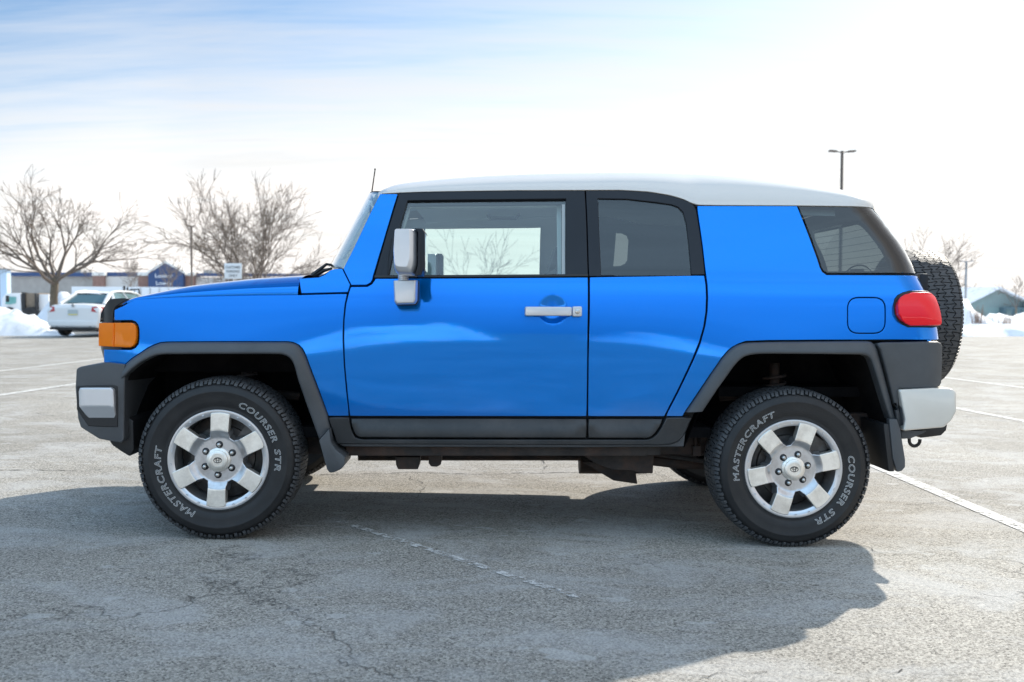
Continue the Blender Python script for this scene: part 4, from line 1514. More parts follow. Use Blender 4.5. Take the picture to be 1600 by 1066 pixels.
# --- cabin --------------------------------------------------------------------
mb = MB()
mb.box((.62, YC, 1.12), (.42, 1.52, .24))
mb.done('dashboard', M['seat'], car, bevel=.05, seg=3)
mb = MB()
for k in range(25):
    pass
cc = Vector((.90, .52, 1.02)); ax = Vector((-.85, 0, .5)).normalized()
e1 = Vector((0, 1, 0)); e2 = ax.cross(e1)
pts = [cc+(e1*math.cos(t)+e2*math.sin(t))*.185 for t in [2*math.pi*k/28 for k in range(29)]]
mb.tube(pts, .014, 8, caps=False)
for t in (R(20), R(160), R(270)):
    mb.tube([cc, cc+(e1*math.cos(t)+e2*math.sin(t))*.185], .014, 6)
mb.tube([cc+ax*.0, cc+ax*.25], .03, 8)
mb.done('steering_wheel', M['black'], car)
def seat(x, y, w, hz=0.0):
    mb = MB()
    mb.box((x-.10, y, .72), (.52, w, .16))
    rot = Matrix.Rotation(R(18), 3, 'Y')
    mb.box((x+.24, y, 1.02+hz), (.13, w, .50), rot)
    mb.box((x+.345, y, 1.345+hz), (.085, min(w, .26), .17), rot)
    mb.tube([(x+.32, y-.07, 1.2), (x+.34, y-.07, 1.32)], .008, 6)
    mb.tube([(x+.32, y+.07, 1.2), (x+.34, y+.07, 1.32)], .008, 6)
    return mb.done('seat', M['seat'], car, bevel=.03, seg=3)
for y in (.53, 2*YC-.53):
    seat(1.33, y, .50)
    seat(2.15, y, .56)
# roof grab handles and sun visors on the far side
for y in (.30, 2*YC-.30):
    mb = MB()
    p0 = at(770, 352, 1.5); 
    mb.tube([(1.25, y, 1.66), (1.27, y+(.03 if y < 1 else -.03), 1.63), (1.43, y+(.03 if y < 1 else -.03), 1.63), (1.45, y, 1.66)], .010, 6)
    mb.done('grab_handle', M['seat'], car)
mb = MB()
for y in (.52, 2*YC-.52):
    mb.box((.86, y, 1.69), (.20, .36, .015), Matrix.Rotation(R(-10), 3, 'Y'))
split_done(mb, 'sun_visor', M['headliner'], car, bevel=.006)

# --- emblem-bearing wheels --------------------------------------------------------
def text_mesh(s, size=1.0, outline=None, extrude=0.0, shear=0.0, spacing=1.0, align='CENTER'):
    cu = bpy.data.curves.new('t', 'FONT')
    cu.body = s; cu.size = size; cu.shear = shear; cu.space_character = spacing
    cu.align_x = align; cu.resolution_u = 3
    if outline:
        cu.fill_mode = 'NONE'; cu.bevel_depth = outline; cu.bevel_resolution = 0
    else:
        cu.extrude = extrude
    ob = bpy.data.objects.new('t', cu)
    COL.objects.link(ob)
    dg = bpy.context.evaluated_depsgraph_get()
    me = bpy.data.meshes.new_from_object(ob.evaluated_get(dg))
    bpy.data.objects.remove(ob); bpy.data.curves.remove(cu)
    return me

TR = .3865    # tread radius
def tyre_prof():
    # (radius, y) half section outer side first ; y=0 rim lip plane, tyre centre at .125
    return [(.222, .020), (.230, .006), (.237, -.002), (.243, -.003), (.249, .000), (.256, -.004), (.285, -.0115), (.318, -.0115), (.322, -.0135), (.325, -.0115), (.340, -.008), (.350, -.002),
            (.355, .005), (.361, .012), (.368, .020), (.3735, .030), (.3755, .06), (.3765, .125)]
def make_tyre(parent, c, rot, flat=None):
    """one tyre lying in the local frame: axle along y"""
    mb = MB()
    pr = tyre_prof()
    full = pr+[(r, .25-y) for r, y in reversed(pr[:-1])]
    mb.lathe(full, 96, (0, 0, 0), 'Y', mi=0)
    # raised rings on the sidewall
    # tread blocks: five ribs of interlocking cells and shoulder lugs
    NB = 56
    bounds = [.020, .062, .104, .146, .188, .230]
    rnd = random.Random(5)
    zz = []
    for r in range(6):
        row = []
        for k in range(2*NB):
            w = bounds[r]
            if 0 < r < 5:
                w += (.0095 if (k+r) % 2 else -.0095)+rnd.uniform(-.006, .006)
            row.append((2*math.pi*(k+rnd.uniform(-.30, .30))/(2*NB), w))
        zz.append(row)
    def crown(w):
        t = abs(w-.125)/.125
        return TR-.0009-.011*t**3.2
    def Pt(a, w, r):
        return Vector((r*math.cos(a), w, r*math.sin(a)))
    for r in range(5):
        offk = r % 2
        for i in range(NB):
            k0 = 2*i+offk
            ids = [k0, k0+1, k0+2]
            lo = [zz[r][k % (2*NB)] for k in ids]; hi = [zz[r+1][k % (2*NB)] for k in ids]
            lo = [(a+(2*math.pi if k >= 2*NB else 0), w) for (a, w), k in zip(lo, ids)]
            hi = [(a+(2*math.pi if k >= 2*NB else 0), w) for (a, w), k in zip(hi, ids)]
            poly = lo+hi[::-1]
            ca = sum(p[0] for p in poly)/6; cw = sum(p[1] for p in poly)/6
            g = .0036
            shr = []
            for a, w in poly:
                da, dw = (a-ca)*TR, w-cw
                L = math.hypot(da, dw); f = max(.2, (L-g*1.25)/L)
                shr.append((ca+da*f/TR, cw+dw*f))
            top = [Pt(a, w, crown(w)) for a, w in shr]
            bot = [Pt(a, w, crown(w)-.0105) for a, w in shr]
            mb.add(top+bot, [(0,1,2,3,4,5)]+[(j, 6+j, 6+(j+1) % 6, (j+1) % 6) for j in range(6)], 1)
    for sgn in (0, 1):
        for i in range(NB):
            for hlf in (0, 1):
                a0 = 2*math.pi*(i+.5*hlf+.04)/NB; a1 = 2*math.pi*(i+.5*hlf+(.34 if hlf else .40))/NB
                rr = [(.3805, .0215), (.3755, .0105), (.3665, .0015), (.356+.005*hlf, -.0025), (.356+.005*hlf, .012), (.369, .022)]
                vs = []
                for a in (a0, a1):
                    for q, w in rr:
                        ww = w if sgn == 0 else .25-w
                        vs.append(Pt(a+(0.008 if w < .01 else 0), ww, q))
                mb.add(vs, [(0,1,7,6), (1,2,8,7), (2,3,9,8), (3,4,10,9), (0,5,4,3,2,1), (6,7,8,9,10,11)], 1)
    bmesh.ops.rotate(mb.bm, verts=mb.bm.verts[:], cent=(0, 0, 0), matrix=Matrix.Rotation(-rot, 3, 'Y'))
    if flat is not None:   # the contact patch presses flat on the road
        for v in mb.bm.verts:
            if v.co.z < flat:
                d = flat-v.co.z
                v.co.z = flat
            # sidewall bulge close to the road
            if v.co.z < flat+.06 and (v.co.y < .03):
                v.co.y -= .004*sstep(flat+.06, flat, v.co.z)
    bmesh.ops.translate(mb.bm, verts=mb.bm.verts[:], vec=c)
    return mb.done('tyre', [M['rubber'], M['tread']], parent, auto=None)

def bend_text(s, ang_mid, arc, rad, height, c, parent, name='tyre_lettering', outl=.0011):
    """outlined letters round the sidewall; angles clockwise from the top as seen from the kerb"""
    me = text_mesh(s, 1.0, outline=.0165, shear=.12, spacing=1.15)
    xs = [v.co.x for v in me.vertices]; ys = [v.co.y for v in me.vertices]
    x0, x1, y0_, y1_ = min(xs), max(xs), min(ys), max(ys)
    for v in me.vertices:
        t = (v.co.x-x0)/(x1-x0)-.5
        r = rad+((v.co.y-y0_)/(y1_-y0_)-.5)*height
        a = ang_mid+t*arc
        dep = -.0118 - .0012 + (.002 if v.co.z < 0 else 0)
        # follow the sidewall
        yy = spline([(.249, .0), (.256, -.004), (.285, -.0115), (.318, -.0115), (.34, -.008)], r)-.0008+v.co.z*.01
        v.co = Vector((c[0]+r*math.sin(a), c[1]+yy, c[2]+r*math.cos(a)))
    return link(name, me, M['letter'], parent)

def make_rim(parent, c, rot):
    """six flat spokes, rot = clockwise angle of the first spoke from the top"""
    c = Vector(c)
    # outer lip ring with its rivet dimples
    mb = MB()
    mb.lathe([(.2215, .03), (.2345, .006), (.2375, -.002), (.2355, -.0065), (.2300, -.0075), (.2130, -.004), (.2060, .001), (.2040, .010), (.2050, .05), (.200, .20)], 96, c, 'Y')
    rim = mb.done('rim', M['lip'], parent)
    mb = MB()
    for k in range(6):
        for d in (-8.5, 8.5):
            a = rot+R(60*k+30+d)
            q = c+Vector((.2215*math.sin(a), -.0062, .2215*math.cos(a)))
            mb.lathe([(.0, .0008), (.0036, .0), (.0048, -.0016), (.0058, -.0006)], 10, q, 'Y')
    split_done(mb, 'rim_stud', M['alloy'], parent, auto=None)
    # spokes as one face
    poly = []
    def pa(r, a): return (c.x+r*math.sin(a), c.z+r*math.cos(a))
    for k in range(6):
        a = rot+R(60*k)
        ha = math.asin(.0445/.222)
        poly += [pa(.222, a-ha), pa(.2235, a-ha*.5), pa(.2240, a), pa(.2235, a+ha*.5), pa(.222, a+ha)]
        h2 = math.asin(.0415/.132)
        poly += [pa(.132, a+h2), pa(.113, a+R(30)-R(5.5)), pa(.113, a+R(30)+R(5.5)), pa(.132, a+R(60)-h2)]
    def Ssp(x, z):
        r = math.hypot(x-c.x, z-c.z)
        y = -.0135
        y += .018*sstep(.142, .104, r)
        y -= .0*r
        return (x, c.y+y, z)
    def mf(x, z):
        return 0 if math.hypot(x-c.x, z-c.z) > .139 else 1
    sp = panel('spokes', poly, Ssp, [M['machined'], M['alloy']], parent, step=.009, r=.0035, gap=0, rim=.045, matf=mf, ring=(c.x, c.z, .139, 110))
    # lug pockets, nuts, hub
    mb = MB()
    for k in range(6):
        a = rot+R(60*k)
        q = c+Vector((.0715*math.sin(a), .0035, .0715*math.cos(a)))
        mb.lathe([(.0, -.0005), (.0165, -.0005), (.0175, .0015)], 20, q, 'Y')
    split_done(mb, 'lug_pocket', M['black'], parent, auto=None)
    for k in range(6):
        a = rot+R(60*k)
        q = c+Vector((.0715*math.sin(a), 0, .0715*math.cos(a)))
        mb = MB()
        mb.lathe([(.0, -.0165), (.005, -.0158), (.0085, -.013), (.0100, -.008), (.0105, .004)], 6, q, 'Y')
        mb.done('lug_nut', M['nut'], parent, bevel=.0008)
    mb = MB()
    mb.lathe([(.058, .006), (.0565, -.003), (.053, -.006), (.046, -.008), (.0445, -.014), (.040, -.0165), (.030, -.0172), (.029, -.0160), (.0, -.0160)], 40, c, 'Y')
    hub = mb.done('centre_cap', M['machined'], parent)
    # emblem: an oval with two crossing ovals inside
    mb = MB()
    def oval(cx, cz, rx, rz, w):
        n = 28
        pts = []
        for k in range(n+1):
            t = 2*math.pi*k/n
            pts.append(c+Vector((cx+rx*math.cos(t), -.0175, cz+rz*math.sin(t))))
        mb.tube(pts, w, 5, caps=False)
    oval(0, 0, .0185, .0125, .0014)
    oval(0, 0, .0062, .0118, .0013)
    oval(0, .0050, .0130, .0050, .0013)
    mb.done('emblem', M['black'], parent, auto=None)
    # barrel and brake behind
    mb = MB()
    mb.lathe([(.0, .055), (.05, .055), (.06, .075), (.15, .085), (.152, .105), (.20, .12), (.205, .14)], 48, c, 'Y')
    mb.box(c+Vector((.11, .07, .07)), (.09, .05, .15), Matrix.Rotation(R(35), 3, 'Y'))
    for k in range(10):
        a = k*.628
        mb.box(c+Vector((.10*math.sin(a), .078, .10*math.cos(a))), (.012, .01, .04), Matrix.Rotation(a, 3, 'Y'))
    mb.done('brake_disc', M['barrel'], parent)

def near_wheel(c, rimrot, tyrot, a_master, w_m, a_course, w_c, flat):
    w = empty('wheel', c, parent=car)
    ty = make_tyre(w, c, tyrot, flat)
    bend_text('MASTERCRAFT', R(a_master), R(w_m), .280, .030, c, w)
    bend_text('COURSER', R(a_course-.18*w_c), R(w_c*.64), .280, .030, c, w)
    bend_text('STR', R(a_course+.365*w_c), R(w_c*.27), .280, .030, c, w)
    make_rim(w, c, rimrot)
    return w
fc = at(341.5, 718.5, 0.0); rc_ = at(1239.5, 732.5, 0.0)
W1 = near_wheel(fc, R(3), .3, 243.5, 80, 61, 80, (gz(fc.x, 0)+.002)-fc.z)
W2 = near_wheel(rc_, R(18), 1.1, 299, 82, 117, 80, (gz(rc_.x, 0)+.002)-rc_.z)
print('wheel centres', fc, rc_, 'flat', gz(fc.x, 0)-fc.z, gz(rc_.x, 0)-rc_.z)
# far wheels: simple tyre and rim facing away
for src, c in ((W1, fc), (W2, rc_)):
    w = empty('wheel', (c.x, 2*YC, c.z), parent=car)
    for ch in src.children:
        if ch.name.startswith(('tyre', 'rim', 'spokes', 'brake')):
            m = mirror_of(ch)
            m.parent = w
            m.matrix_parent_inverse = w.matrix_world.inverted()
# spare wheel on the tailgate: axle along x
XS = 3.80
sp_c = Vector((XS, YC, 1.034))
spare = empty('spare_wheel', sp_c, parent=car)
t = make_tyre(spare, Vector((0, 0, 0)), .2)
Mx = Matrix.Translation(sp_c) @ Matrix.Rotation(R(90), 4, 'Z')
t.data.transform(Mx)
mb = MB()
mb.lathe([(.232, -.004), (.20, -.03), (.12, -.045), (.0, -.05)], 40, (0, 0, 0), 'Y')
mb.lathe([(.232, .24), (.20, .20), (.19, .10), (.05, .05)], 40, (0, 0, 0), 'Y')
r_ = mb.done('rim', M['frame'], spare)
r_.data.transform(Mx)

# far side of the car
for o in list(SIDE):
    c = mirror_of(o)
# ================================================================== GROUND
def ground_sheet():
    xs = [-420, -300, -200, -120, -80, -60, -45]+[-35+i*1.0 for i in range(71)]+[45, 60, 80, 120, 200, 300, 420]
    ys = [-200, -120, -80, -50, -35]+[-25+i*1.0 for i in range(61)]+[45, 60, 90, 150, 250, 400, 700]
    grid = [[(x, y, gz(x, y)) for y in ys] for x in xs]
    o = surf_mesh('ground', grid, M['asphalt'])
    tag(o, kind='structure')
ground_sheet()

def strip(name, px, width_px, m, n=24, lift=.004):
    """painted line between ground points, following the slope of the lot"""
    a = ground(*px[0]); b = ground(*px[1])
    d = Vector((b.x-a.x, b.y-a.y, 0)); L = d.length; d.normalize()
    nrm = Vector((-d.y, d.x, 0))
    grid = []
    k = max(2, int(L/.5))
    for i in range(k+1):
        p = a+(b-a)*(i/k)
        row = []
        for s in (-.5, .5):
            q = Vector((p.x, p.y, 0))+nrm*width_px*s
            row.append((q.x, q.y, gz(q.x, q.y)+lift))
        grid.append(row)
    me_o = surf_mesh(name, grid, m)
    tag(me_o, kind='structure')
    return me_o
strip('painted_line', [(1366, 728), (1760, 894)], .105, M['line'])
strip('painted_line', [(1488, 637), (1720, 681)], .105, M['line'])
strip('painted_line', [(1474, 590), (1720, 622)], .105, M['line'])
strip('painted_line', [(-120, 636), (150, 595.5)], .105, M['line'])
strip('painted_line', [(-120, 594), (260, 548)], .105, M['line'])
strip('painted_line', [(-60, 560), (260, 543)], .08, M['wornline'])
strip('painted_line', [(515, 810), (905, 935)], .045, M['wornline'])

# cracks in the tarmac: ragged dark ribbons of real width
def crack(pts, w, seed):
    rnd = random.Random(seed)
    P = [ground(*p) for p in pts]
    line = [P[0]]
    for a, b in zip(P, P[1:]):
        n = max(3, int((b-a).length/.035))
        for k in range(1, n+1):
            line.append(a.lerp(b, k/n))
    off = 0.0; grid = []
    for i, p in enumerate(line):
        d = line[min(i+1, len(line)-1)]-line[max(i-1, 0)]
        nr = Vector((-d.y, d.x, 0)).normalized()
        off = off*.9+rnd.gauss(0, .012)
        ww = w*(rnd.uniform(.15, 1.0) if rnd.random() > .12 else .02)*min(1, (len(line)-1-i)/15+.05)
        c = p+nr*off
        grid.append([(c.x+nr.x*ww*s, c.y+nr.y*ww*s, gz(c.x, c.y)+.003) for s in (-.5, .5)])
    tag(surf_mesh('crack', grid, M['crack']), kind='structure')
M['crack'] = mat('crack_filth', (.05, .046, .042), .95)
for k, (pp, w) in enumerate([([(-20, 735), (60, 734), (130, 737), (215, 731)], .016), ([(500, 742), (640, 738), (780, 741), (905, 739), (1090, 744)], .014),
        ([(845, 716), (852, 730), (846, 741)], .012), ([(1420, 790), (1470, 786), (1520, 792)], .010), ([(1540, 880), (1580, 893), (1640, 901)], .014),
        ([(1395, 700), (1450, 715)], .006), ([(1405, 1046), (1400, 1062), (1412, 1100)], .012), ([(1200, 1052), (1120, 1050), (985, 1052), (930, 1062)], .007),
        ([(1490, 930), (1545, 936), (1600, 952)], .009), ([(1335, 850), (1390, 870), (1440, 868), (1466, 893)], .007), ([(1240, 925), (1330, 905)], .005),
        ([(985, 790), (1060, 800), (1075, 830)], .006), ([(800, 770), (850, 792), (870, 790)], .008), ([(60, 645), (140, 660)], .01), ([(640, 745), (655, 760), (640, 790)], .006)]):
    crack(pp, w, 40+k)

# ================================================================== SNOW
def bank(name, label, line, width, hfun, seed, res=.30, kind=None, sharp=1.0):
    """heap of ploughed snow along a ground line; hfun(t) gives its height"""
    a, b = Vector(line[0]), Vector(line[1])
    d = b-a; L = d.length; d.normalize(); nr = Vector((-d.y, d.x))
    nx = max(6, int(L/res)); ny = max(6, int(width/res))
    grid = []
    for i in range(nx+1):
        row = []
        for j in range(ny+1):
            t = i/nx; s = j/ny
            p = a+d*(L*t)+nr*(width*(s-.5))
            prof = math.sin(math.pi*s)**.7
            e = min(1, t*L/1.2)*min(1, (1-t)*L/1.2)
            n1 = noise.fractal(Vector((p.x*.55, p.y*.55, seed)), 1.0, 2.0, 5)
            n2 = noise.noise(Vector((p.x*2.2, p.y*2.2, seed+4)))
            z = hfun(t)*prof*(e**.6)*(1+.6*n1*sharp)+(.20*n2+.10*noise.noise(Vector((p.x*5, p.y*5, seed))))*prof*e*sharp
            q = Vector((p.x+.12*noise.noise(Vector((p.x, p.y, seed+9))), p.y+.35*n1*e, max(-.02, z)-.02))
            row.append(q)
        grid.append(row)
    o = surf_mesh(name, grid, M['snow'])
    tag(o, label, 'snow bank')
    return o
g0 = ground(0, 523.5)
YL = g0.y
# snow field beyond the lot
grid = [[(x, y, .05+.05*noise.noise(Vector((x*.2, y*.2, 0)))) for y in (YL+4.0, YL+8, 60, 90, 150, 250, 600)] for x in [-400, -250, -150, -100, -60, -40, -25, -12, 0, 12, 25, 40, 60, 100, 150, 250, 400]]
tag(surf_mesh('snow_field', grid, M['snow']), kind='structure')
pl = ground(-130, 526); pr = ground(92, 524)
bank('snow_bank', 'long low white snow bank at the left edge in front of the flatbed truck', [(pl.x, pl.y+1.6), (pr.x, pr.y+1.3)], 3.4, lambda t: interp([(0, 1.05), (.55, .80), (.72, .55), (1, .12)], t), 1.0)
pl = ground(30, 517); pr = ground(160, 518)
bank('snow_bank', 'lumpy snow heap round the foot of the left tree behind the white saloon', [(pl.x, pl.y+1.5), (pr.x+1.0, pr.y+2.2)], 4.5, lambda t: interp([(0, 1.1), (.35, 1.35), (1, .8)], t), 5.0, res=.25)
pl = ground(1440, 525.5); pr = ground(1700, 526)
bank('snow_bank', 'low flat snow kerb at the far edge of the lot on the right', [(pl.x, pl.y+1.2), (pr.x, pr.y+1.2)], 2.6, lambda t: .42, 9.0, res=.22, sharp=.35)
pl = ground(1430, 519); pr = ground(1572, 518)
bank('snow_bank', 'tall ploughed snow pile behind the spare wheel in front of the sage house', [(pl.x, pl.y+2.8), (pr.x, pr.y+2.6)], 4.6, lambda t: interp([(0, 1.65), (.55, 1.6), (.78, 1.25), (1, .4)], t), 13.0, res=.25)
pl = ground(1560, 516); pr = ground(1700, 516)
bank('snow_bank', 'small snow ridge at the right edge below the dark sage wall', [(pl.x, pl.y+2.5), (pr.x, pr.y+2.5)], 3.0, lambda t: .55, 17.0, res=.25)
# banks on the near side of the lot, behind the photographer (they mirror in the doors)
bank('snow_bank', 'snow bank on the near side of the lot behind the photographer', [(-24, -18), (1.5, -19)], 4.5, lambda t: 1.75+.5*math.sin(t*9), 21.0, res=.35)
bank('snow_bank', 'second lower snow bank on the near side of the lot behind the photographer', [(3.8, -21), (30, -20)], 4.5, lambda t: 1.25+.3*math.sin(t*11), 25.0, res=.35)
# dark rocks and weeds by the banks
def rock(u, v, s, label):
    p = ground(u, v)
    bm = bmesh.new()
    bmesh.ops.create_icosphere(bm, subdivisions=2, radius=s)
    for q in bm.verts:
        q.co *= 1+.35*noise.noise(q.co*4/s*.3+Vector((u, 0, 0)))
        q.co.z *= .6
    me = bpy.data.meshes.new('rock'); bm.to_mesh(me); bm.free()
    o = link('rock', me, M['bark']); o.location = (p.x, p.y, s*.3)
    tag(o, label, 'rock')
rock(14, 521, .10, 'small dark rock at the foot of the left snow bank')
def weed(u, v, D, h, label, seed):
    rnd = random.Random(seed)
    p = atZ(u, v, D)
    mb = MB()
    for k in range(70):
        a = rnd.uniform(0, 6.28); s = rnd.uniform(.1, .5)
        b0 = Vector((rnd.gauss(0, .18), rnd.gauss(0, .1), 0))
        t = b0+Vector((math.cos(a)*s*h*.7, math.sin(a)*s*h*.7, h*rnd.uniform(.5, 1)))
        mb.tube([b0, (b0+t)/2+Vector((0, 0, .05*h)), t], [.006, .004, .002], 3)
    o = mb.done('weed_clump', M['weed'], None, auto=None)
    o.location = (p.x, p.y, p.z)
    tag(o, label, 'weed')
weed(1527, 506, 38.5, .75, 'clump of dry reddish weed sticking out of the tall snow pile', 1)
weed(1576, 506, 38.5, .40, 'short dry weed between the tall snow pile and the right ridge', 2)

# ================================================================== TREES
def tree(u_base, dist, v_base_hidden, H, spread, fork, label, seed, lean=0.0, nl=6, depth=6, tr=.14, group=None, trunks=1, thin=1.0, base=None, angmin=12, angmax=58):
    rnd = random.Random(seed)
    p = atZ(u_base, v_base_hidden, dist)
    root = empty('bare_tree', (p.x, p.y, 0))
    tag(root, label, 'tree', group)
    tm = MB(); cm = MB()
    def limb(mb, p0, d, L, r0, r1, n, curl):
        pts = [p0]; rs = [r0]
        dd = d.normalized()
        for i in range(n):
            dd = (dd+Vector((rnd.gauss(0, .10), rnd.gauss(0, .10), rnd.gauss(0, .05)+curl))).normalized()
            pts.append(pts[-1]+dd*L/n); rs.append(r0+(r1-r0)*(i+1)/n)
        mb.tube(pts, rs, 6 if r0 > .04 else (4 if r0 > .015 else 3), caps=False)
        return pts, rs, dd
    def grow(p0, d, L, r, lev):
        r = max(r, .0066*dist/37)
        r1 = max(r*.62, .0056*dist/37)
        n = 4 if lev < 3 else 3
        pts, rs, dd = limb(cm, p0, d, L, r, r1, n, .05 if lev < 2 else .02)
        if lev >= depth: return
        kids = 2 if rnd.random() < .75 else 3
        for k in range(kids):
            a = rnd.uniform(.28, .62)*(1 if k % 2 else -1)
            ax = Vector((rnd.gauss(0, 1), rnd.gauss(0, 1), rnd.gauss(0, .4))).normalized()
            ax = dd.cross(ax).normalized()
            nd = Matrix.Rotation(a, 3, ax) @ dd
            grow(pts[-1], nd, L*rnd.uniform(.62, .84), r1*rnd.uniform(.78, .98), lev+1)
        # side shoots
        for k in range(1, n):
            if rnd.random() < .5:
                ax = Vector((rnd.gauss(0, 1), rnd.gauss(0, 1), rnd.gauss(0, 1))).normalized()
                ax = dd.cross(ax).normalized()
                nd = Matrix.Rotation(rnd.uniform(.5, .9), 3, ax) @ dd
                grow(pts[k], nd, L*rnd.uniform(.4, .65), rs[k]*.55, max(lev+1, 3))
    f = H*fork
    for t in range(trunks):
        off = Vector((rnd.uniform(-.1, .1), 0, 0)) if trunks > 1 else Vector((0, 0, 0))
        d = Vector((lean+(rnd.uniform(-.12, .12) if trunks > 1 else 0), 0, 1))
        pts = [off, off+d*f*.3+Vector((.02, 0, 0)), off+d*f*.65+Vector((-.02, 0, 0)), off+d*f]
        tm.tube(pts, [tr*1.25, tr*1.05, tr*.95, tr*.9], 10, caps=False)
        top = pts[-1]
        for k in range(nl):
            az = 2*math.pi*(k+rnd.uniform(-.3, .3))/nl
            an = R(angmin+(angmax-angmin)*((k*.618+.2) % 1.0))
            nd = Vector((math.sin(an)*math.cos(az)*spread, math.sin(an)*math.sin(az), math.cos(an)))
            grow(top-Vector((0, 0, rnd.uniform(0, .12*f))), nd, (H-f)*rnd.uniform(.30, .38)*(1+.55*math.sin(an)), tr*.50*thin, 1)
    tm.done('trunk', M['bark'], root, auto=None).location = (0, 0, 0)
    cm.done('crown', M['twig'], root, auto=None)
    for c in root.children:
        c.matrix_parent_inverse = Matrix.Identity(4)
    return root
tree(82, 37, 500, 4.55, 1.4, .43, 'wide bare tree with a thick leaning trunk behind the white saloon', 11, lean=.06, nl=8, tr=.15, angmin=8, angmax=80)
tree(388, 42, 500, 4.75, 1.45, .17, 'bare many stemmed tree behind the bonnet and the parking sign', 29, nl=6, tr=.12, trunks=2, angmin=6, angmax=68)
tree(268, 70, 480, 4.5, .5, .30, 'slim young bare tree in front of the gabled store entrance', 31, nl=4, depth=4, tr=.075, angmax=30)
tree(747, 34, 500, 3.5, 1.1, .12, 'bare tree seen through the side windows of the blue car', 45, nl=5, depth=4, tr=.045, angmin=4, angmax=50)
tree(1452, 60, 480, 4.5, 1.0, .2, 'bare treetop showing just above the spare wheel', 57, nl=6, depth=5, tr=.09)
tree(1588, 72, 480, 3.0, .9, .35, 'crooked bare tree in front of the sage house at the right edge', 63, nl=3, depth=4, tr=.06)
tree(1498, 110, 478, 3.8, 1.0, .3, 'faint distant bare tree between the spare wheel and the far pole', 71, nl=5, depth=4, tr=.08)
tree(470, 130, 478, 6.0, 1.0, .3, 'distant thin bare tree behind the wipers', 73, nl=5, depth=4, tr=.07)
tree(205, 120, 478, 6.5, .8, .3, 'distant pale bare tree between the two big left trees', 79, nl=5, depth=4, tr=.07)

# ================================================================== BUILDINGS
def Zat(u, v, D):
    return atZ(u, v, D)
def bbox(mb, u0, u1, v0, v1, D, depth, mi=0, zb=None):
    """axis-aligned block whose front face covers the given spot at that distance"""
    a = Zat(u0, v0, D); b = Zat(u1, v1, D)
    z1 = a.z; z0 = b.z if zb is None else zb
    mb.box(((a.x+b.x)/2, (a.y+b.y)/2+depth/2, (z0+z1)/2), (abs(b.x-a.x), depth, z1-z0), mi=mi)
D = 190
o = Zat(280, 470, D)
store = empty('store_building', (o.x, o.y, 0))
tag(store, 'long low tan store with a blue roof band and a navy gabled entrance', 'building')
mb = MB(); bbox(mb, 10, 148, 432, 470, D, 30, zb=0); mb.done('wall', M['tan'], store)
mb = MB(); bbox(mb, 148, 560, 432.6, 470, D, 30, zb=0); mb.done('wall', mat('light_block', (.60, .56, .52), .85), store)
mb = MB()
for u0, u1 in ((16, 144), (166, 215), (308, 560)):
    bbox(mb, u0, u1, 425.5 if u0 < 300 else 427, 432.2 if u0 < 300 else 432.8, D-.6, 2)
split_done(mb, 'roof_band', M['navy'], store)
mb = MB()
for u0, u1 in ((145, 163), (216, 232), (287, 303)): bbox(mb, u0, u1, 431, 470, D-1.5, 2, zb=0)
split_done(mb, 'pilaster', M['brick'], store)
mb = MB()
for u0, u1 in ((143.5, 164), (215, 233), (286, 304)): bbox(mb, u0, u1, 425.5, 431, D-1.8, 2.6)
split_done(mb, 'pilaster_cap', M['cream'], store)
for u0, u1, v0 in ((112, 126, 421.5), (318, 332, 422.5)):
    mb = MB(); bbox(mb, u0, u1, v0, 427, D+10, 6); mb.done('rooftop_unit', M['galv'], store)
# gabled entrance
mb = MB()
gp = [Zat(u, v, D-3) for u, v in [(232, 470), (232, 425), (258, 410), (286, 425), (286, 470)]]
mb.prism([(p.x, max(0, p.z) if i not in (0, 4) else 0) for i, p in enumerate(gp)], gp[0].y, gp[0].y+12)
mb.done('gable', M['navy'], store)
mb = MB()
for (u0, v0, u1, v1) in ((229, 425, 258, 407), (258, 407, 289, 425)):
    a = Zat(u0, v0, D-3.5); b = Zat(u1, v1, D-3.5)
    mb.prism([(a.x, a.z), (b.x, b.z), (b.x, b.z-.45), (a.x, a.z-.45)], a.y, a.y+13)
mb.done('gable_roof', M['cream'], store)
for s, u, v, sz in (("Lumber", 256, 434, .85), ("Lowe's", 256, 445.5, .85)):
    me = text_mesh(s, sz*1.25, extrude=.05)
    p = Zat(u, v, D-3.4)
    me.transform(Matrix.Translation((p.x, p.y, p.z)) @ Matrix.Rotation(R(90), 4, 'X'))
    link('sign_lettering', me, M['signwhite'], store)
# pale blue building at the far left edge
o = Zat(-20, 470, 90)
bl = empty('shed', (o.x, o.y, 0)); tag(bl, 'pale blue grey shed cut by the left edge of the picture', 'shed')
mb = MB(); bbox(mb, -60, 10, 421, 470, 90, .8, zb=0); mb.done('wall', mat('pale_blue_siding', (.42, .54, .66), .8), bl)
mb = MB(); bbox(mb, -62, 12, 419, 421.5, 89.6, 1.4); mb.done('roof', M['galv'], bl)
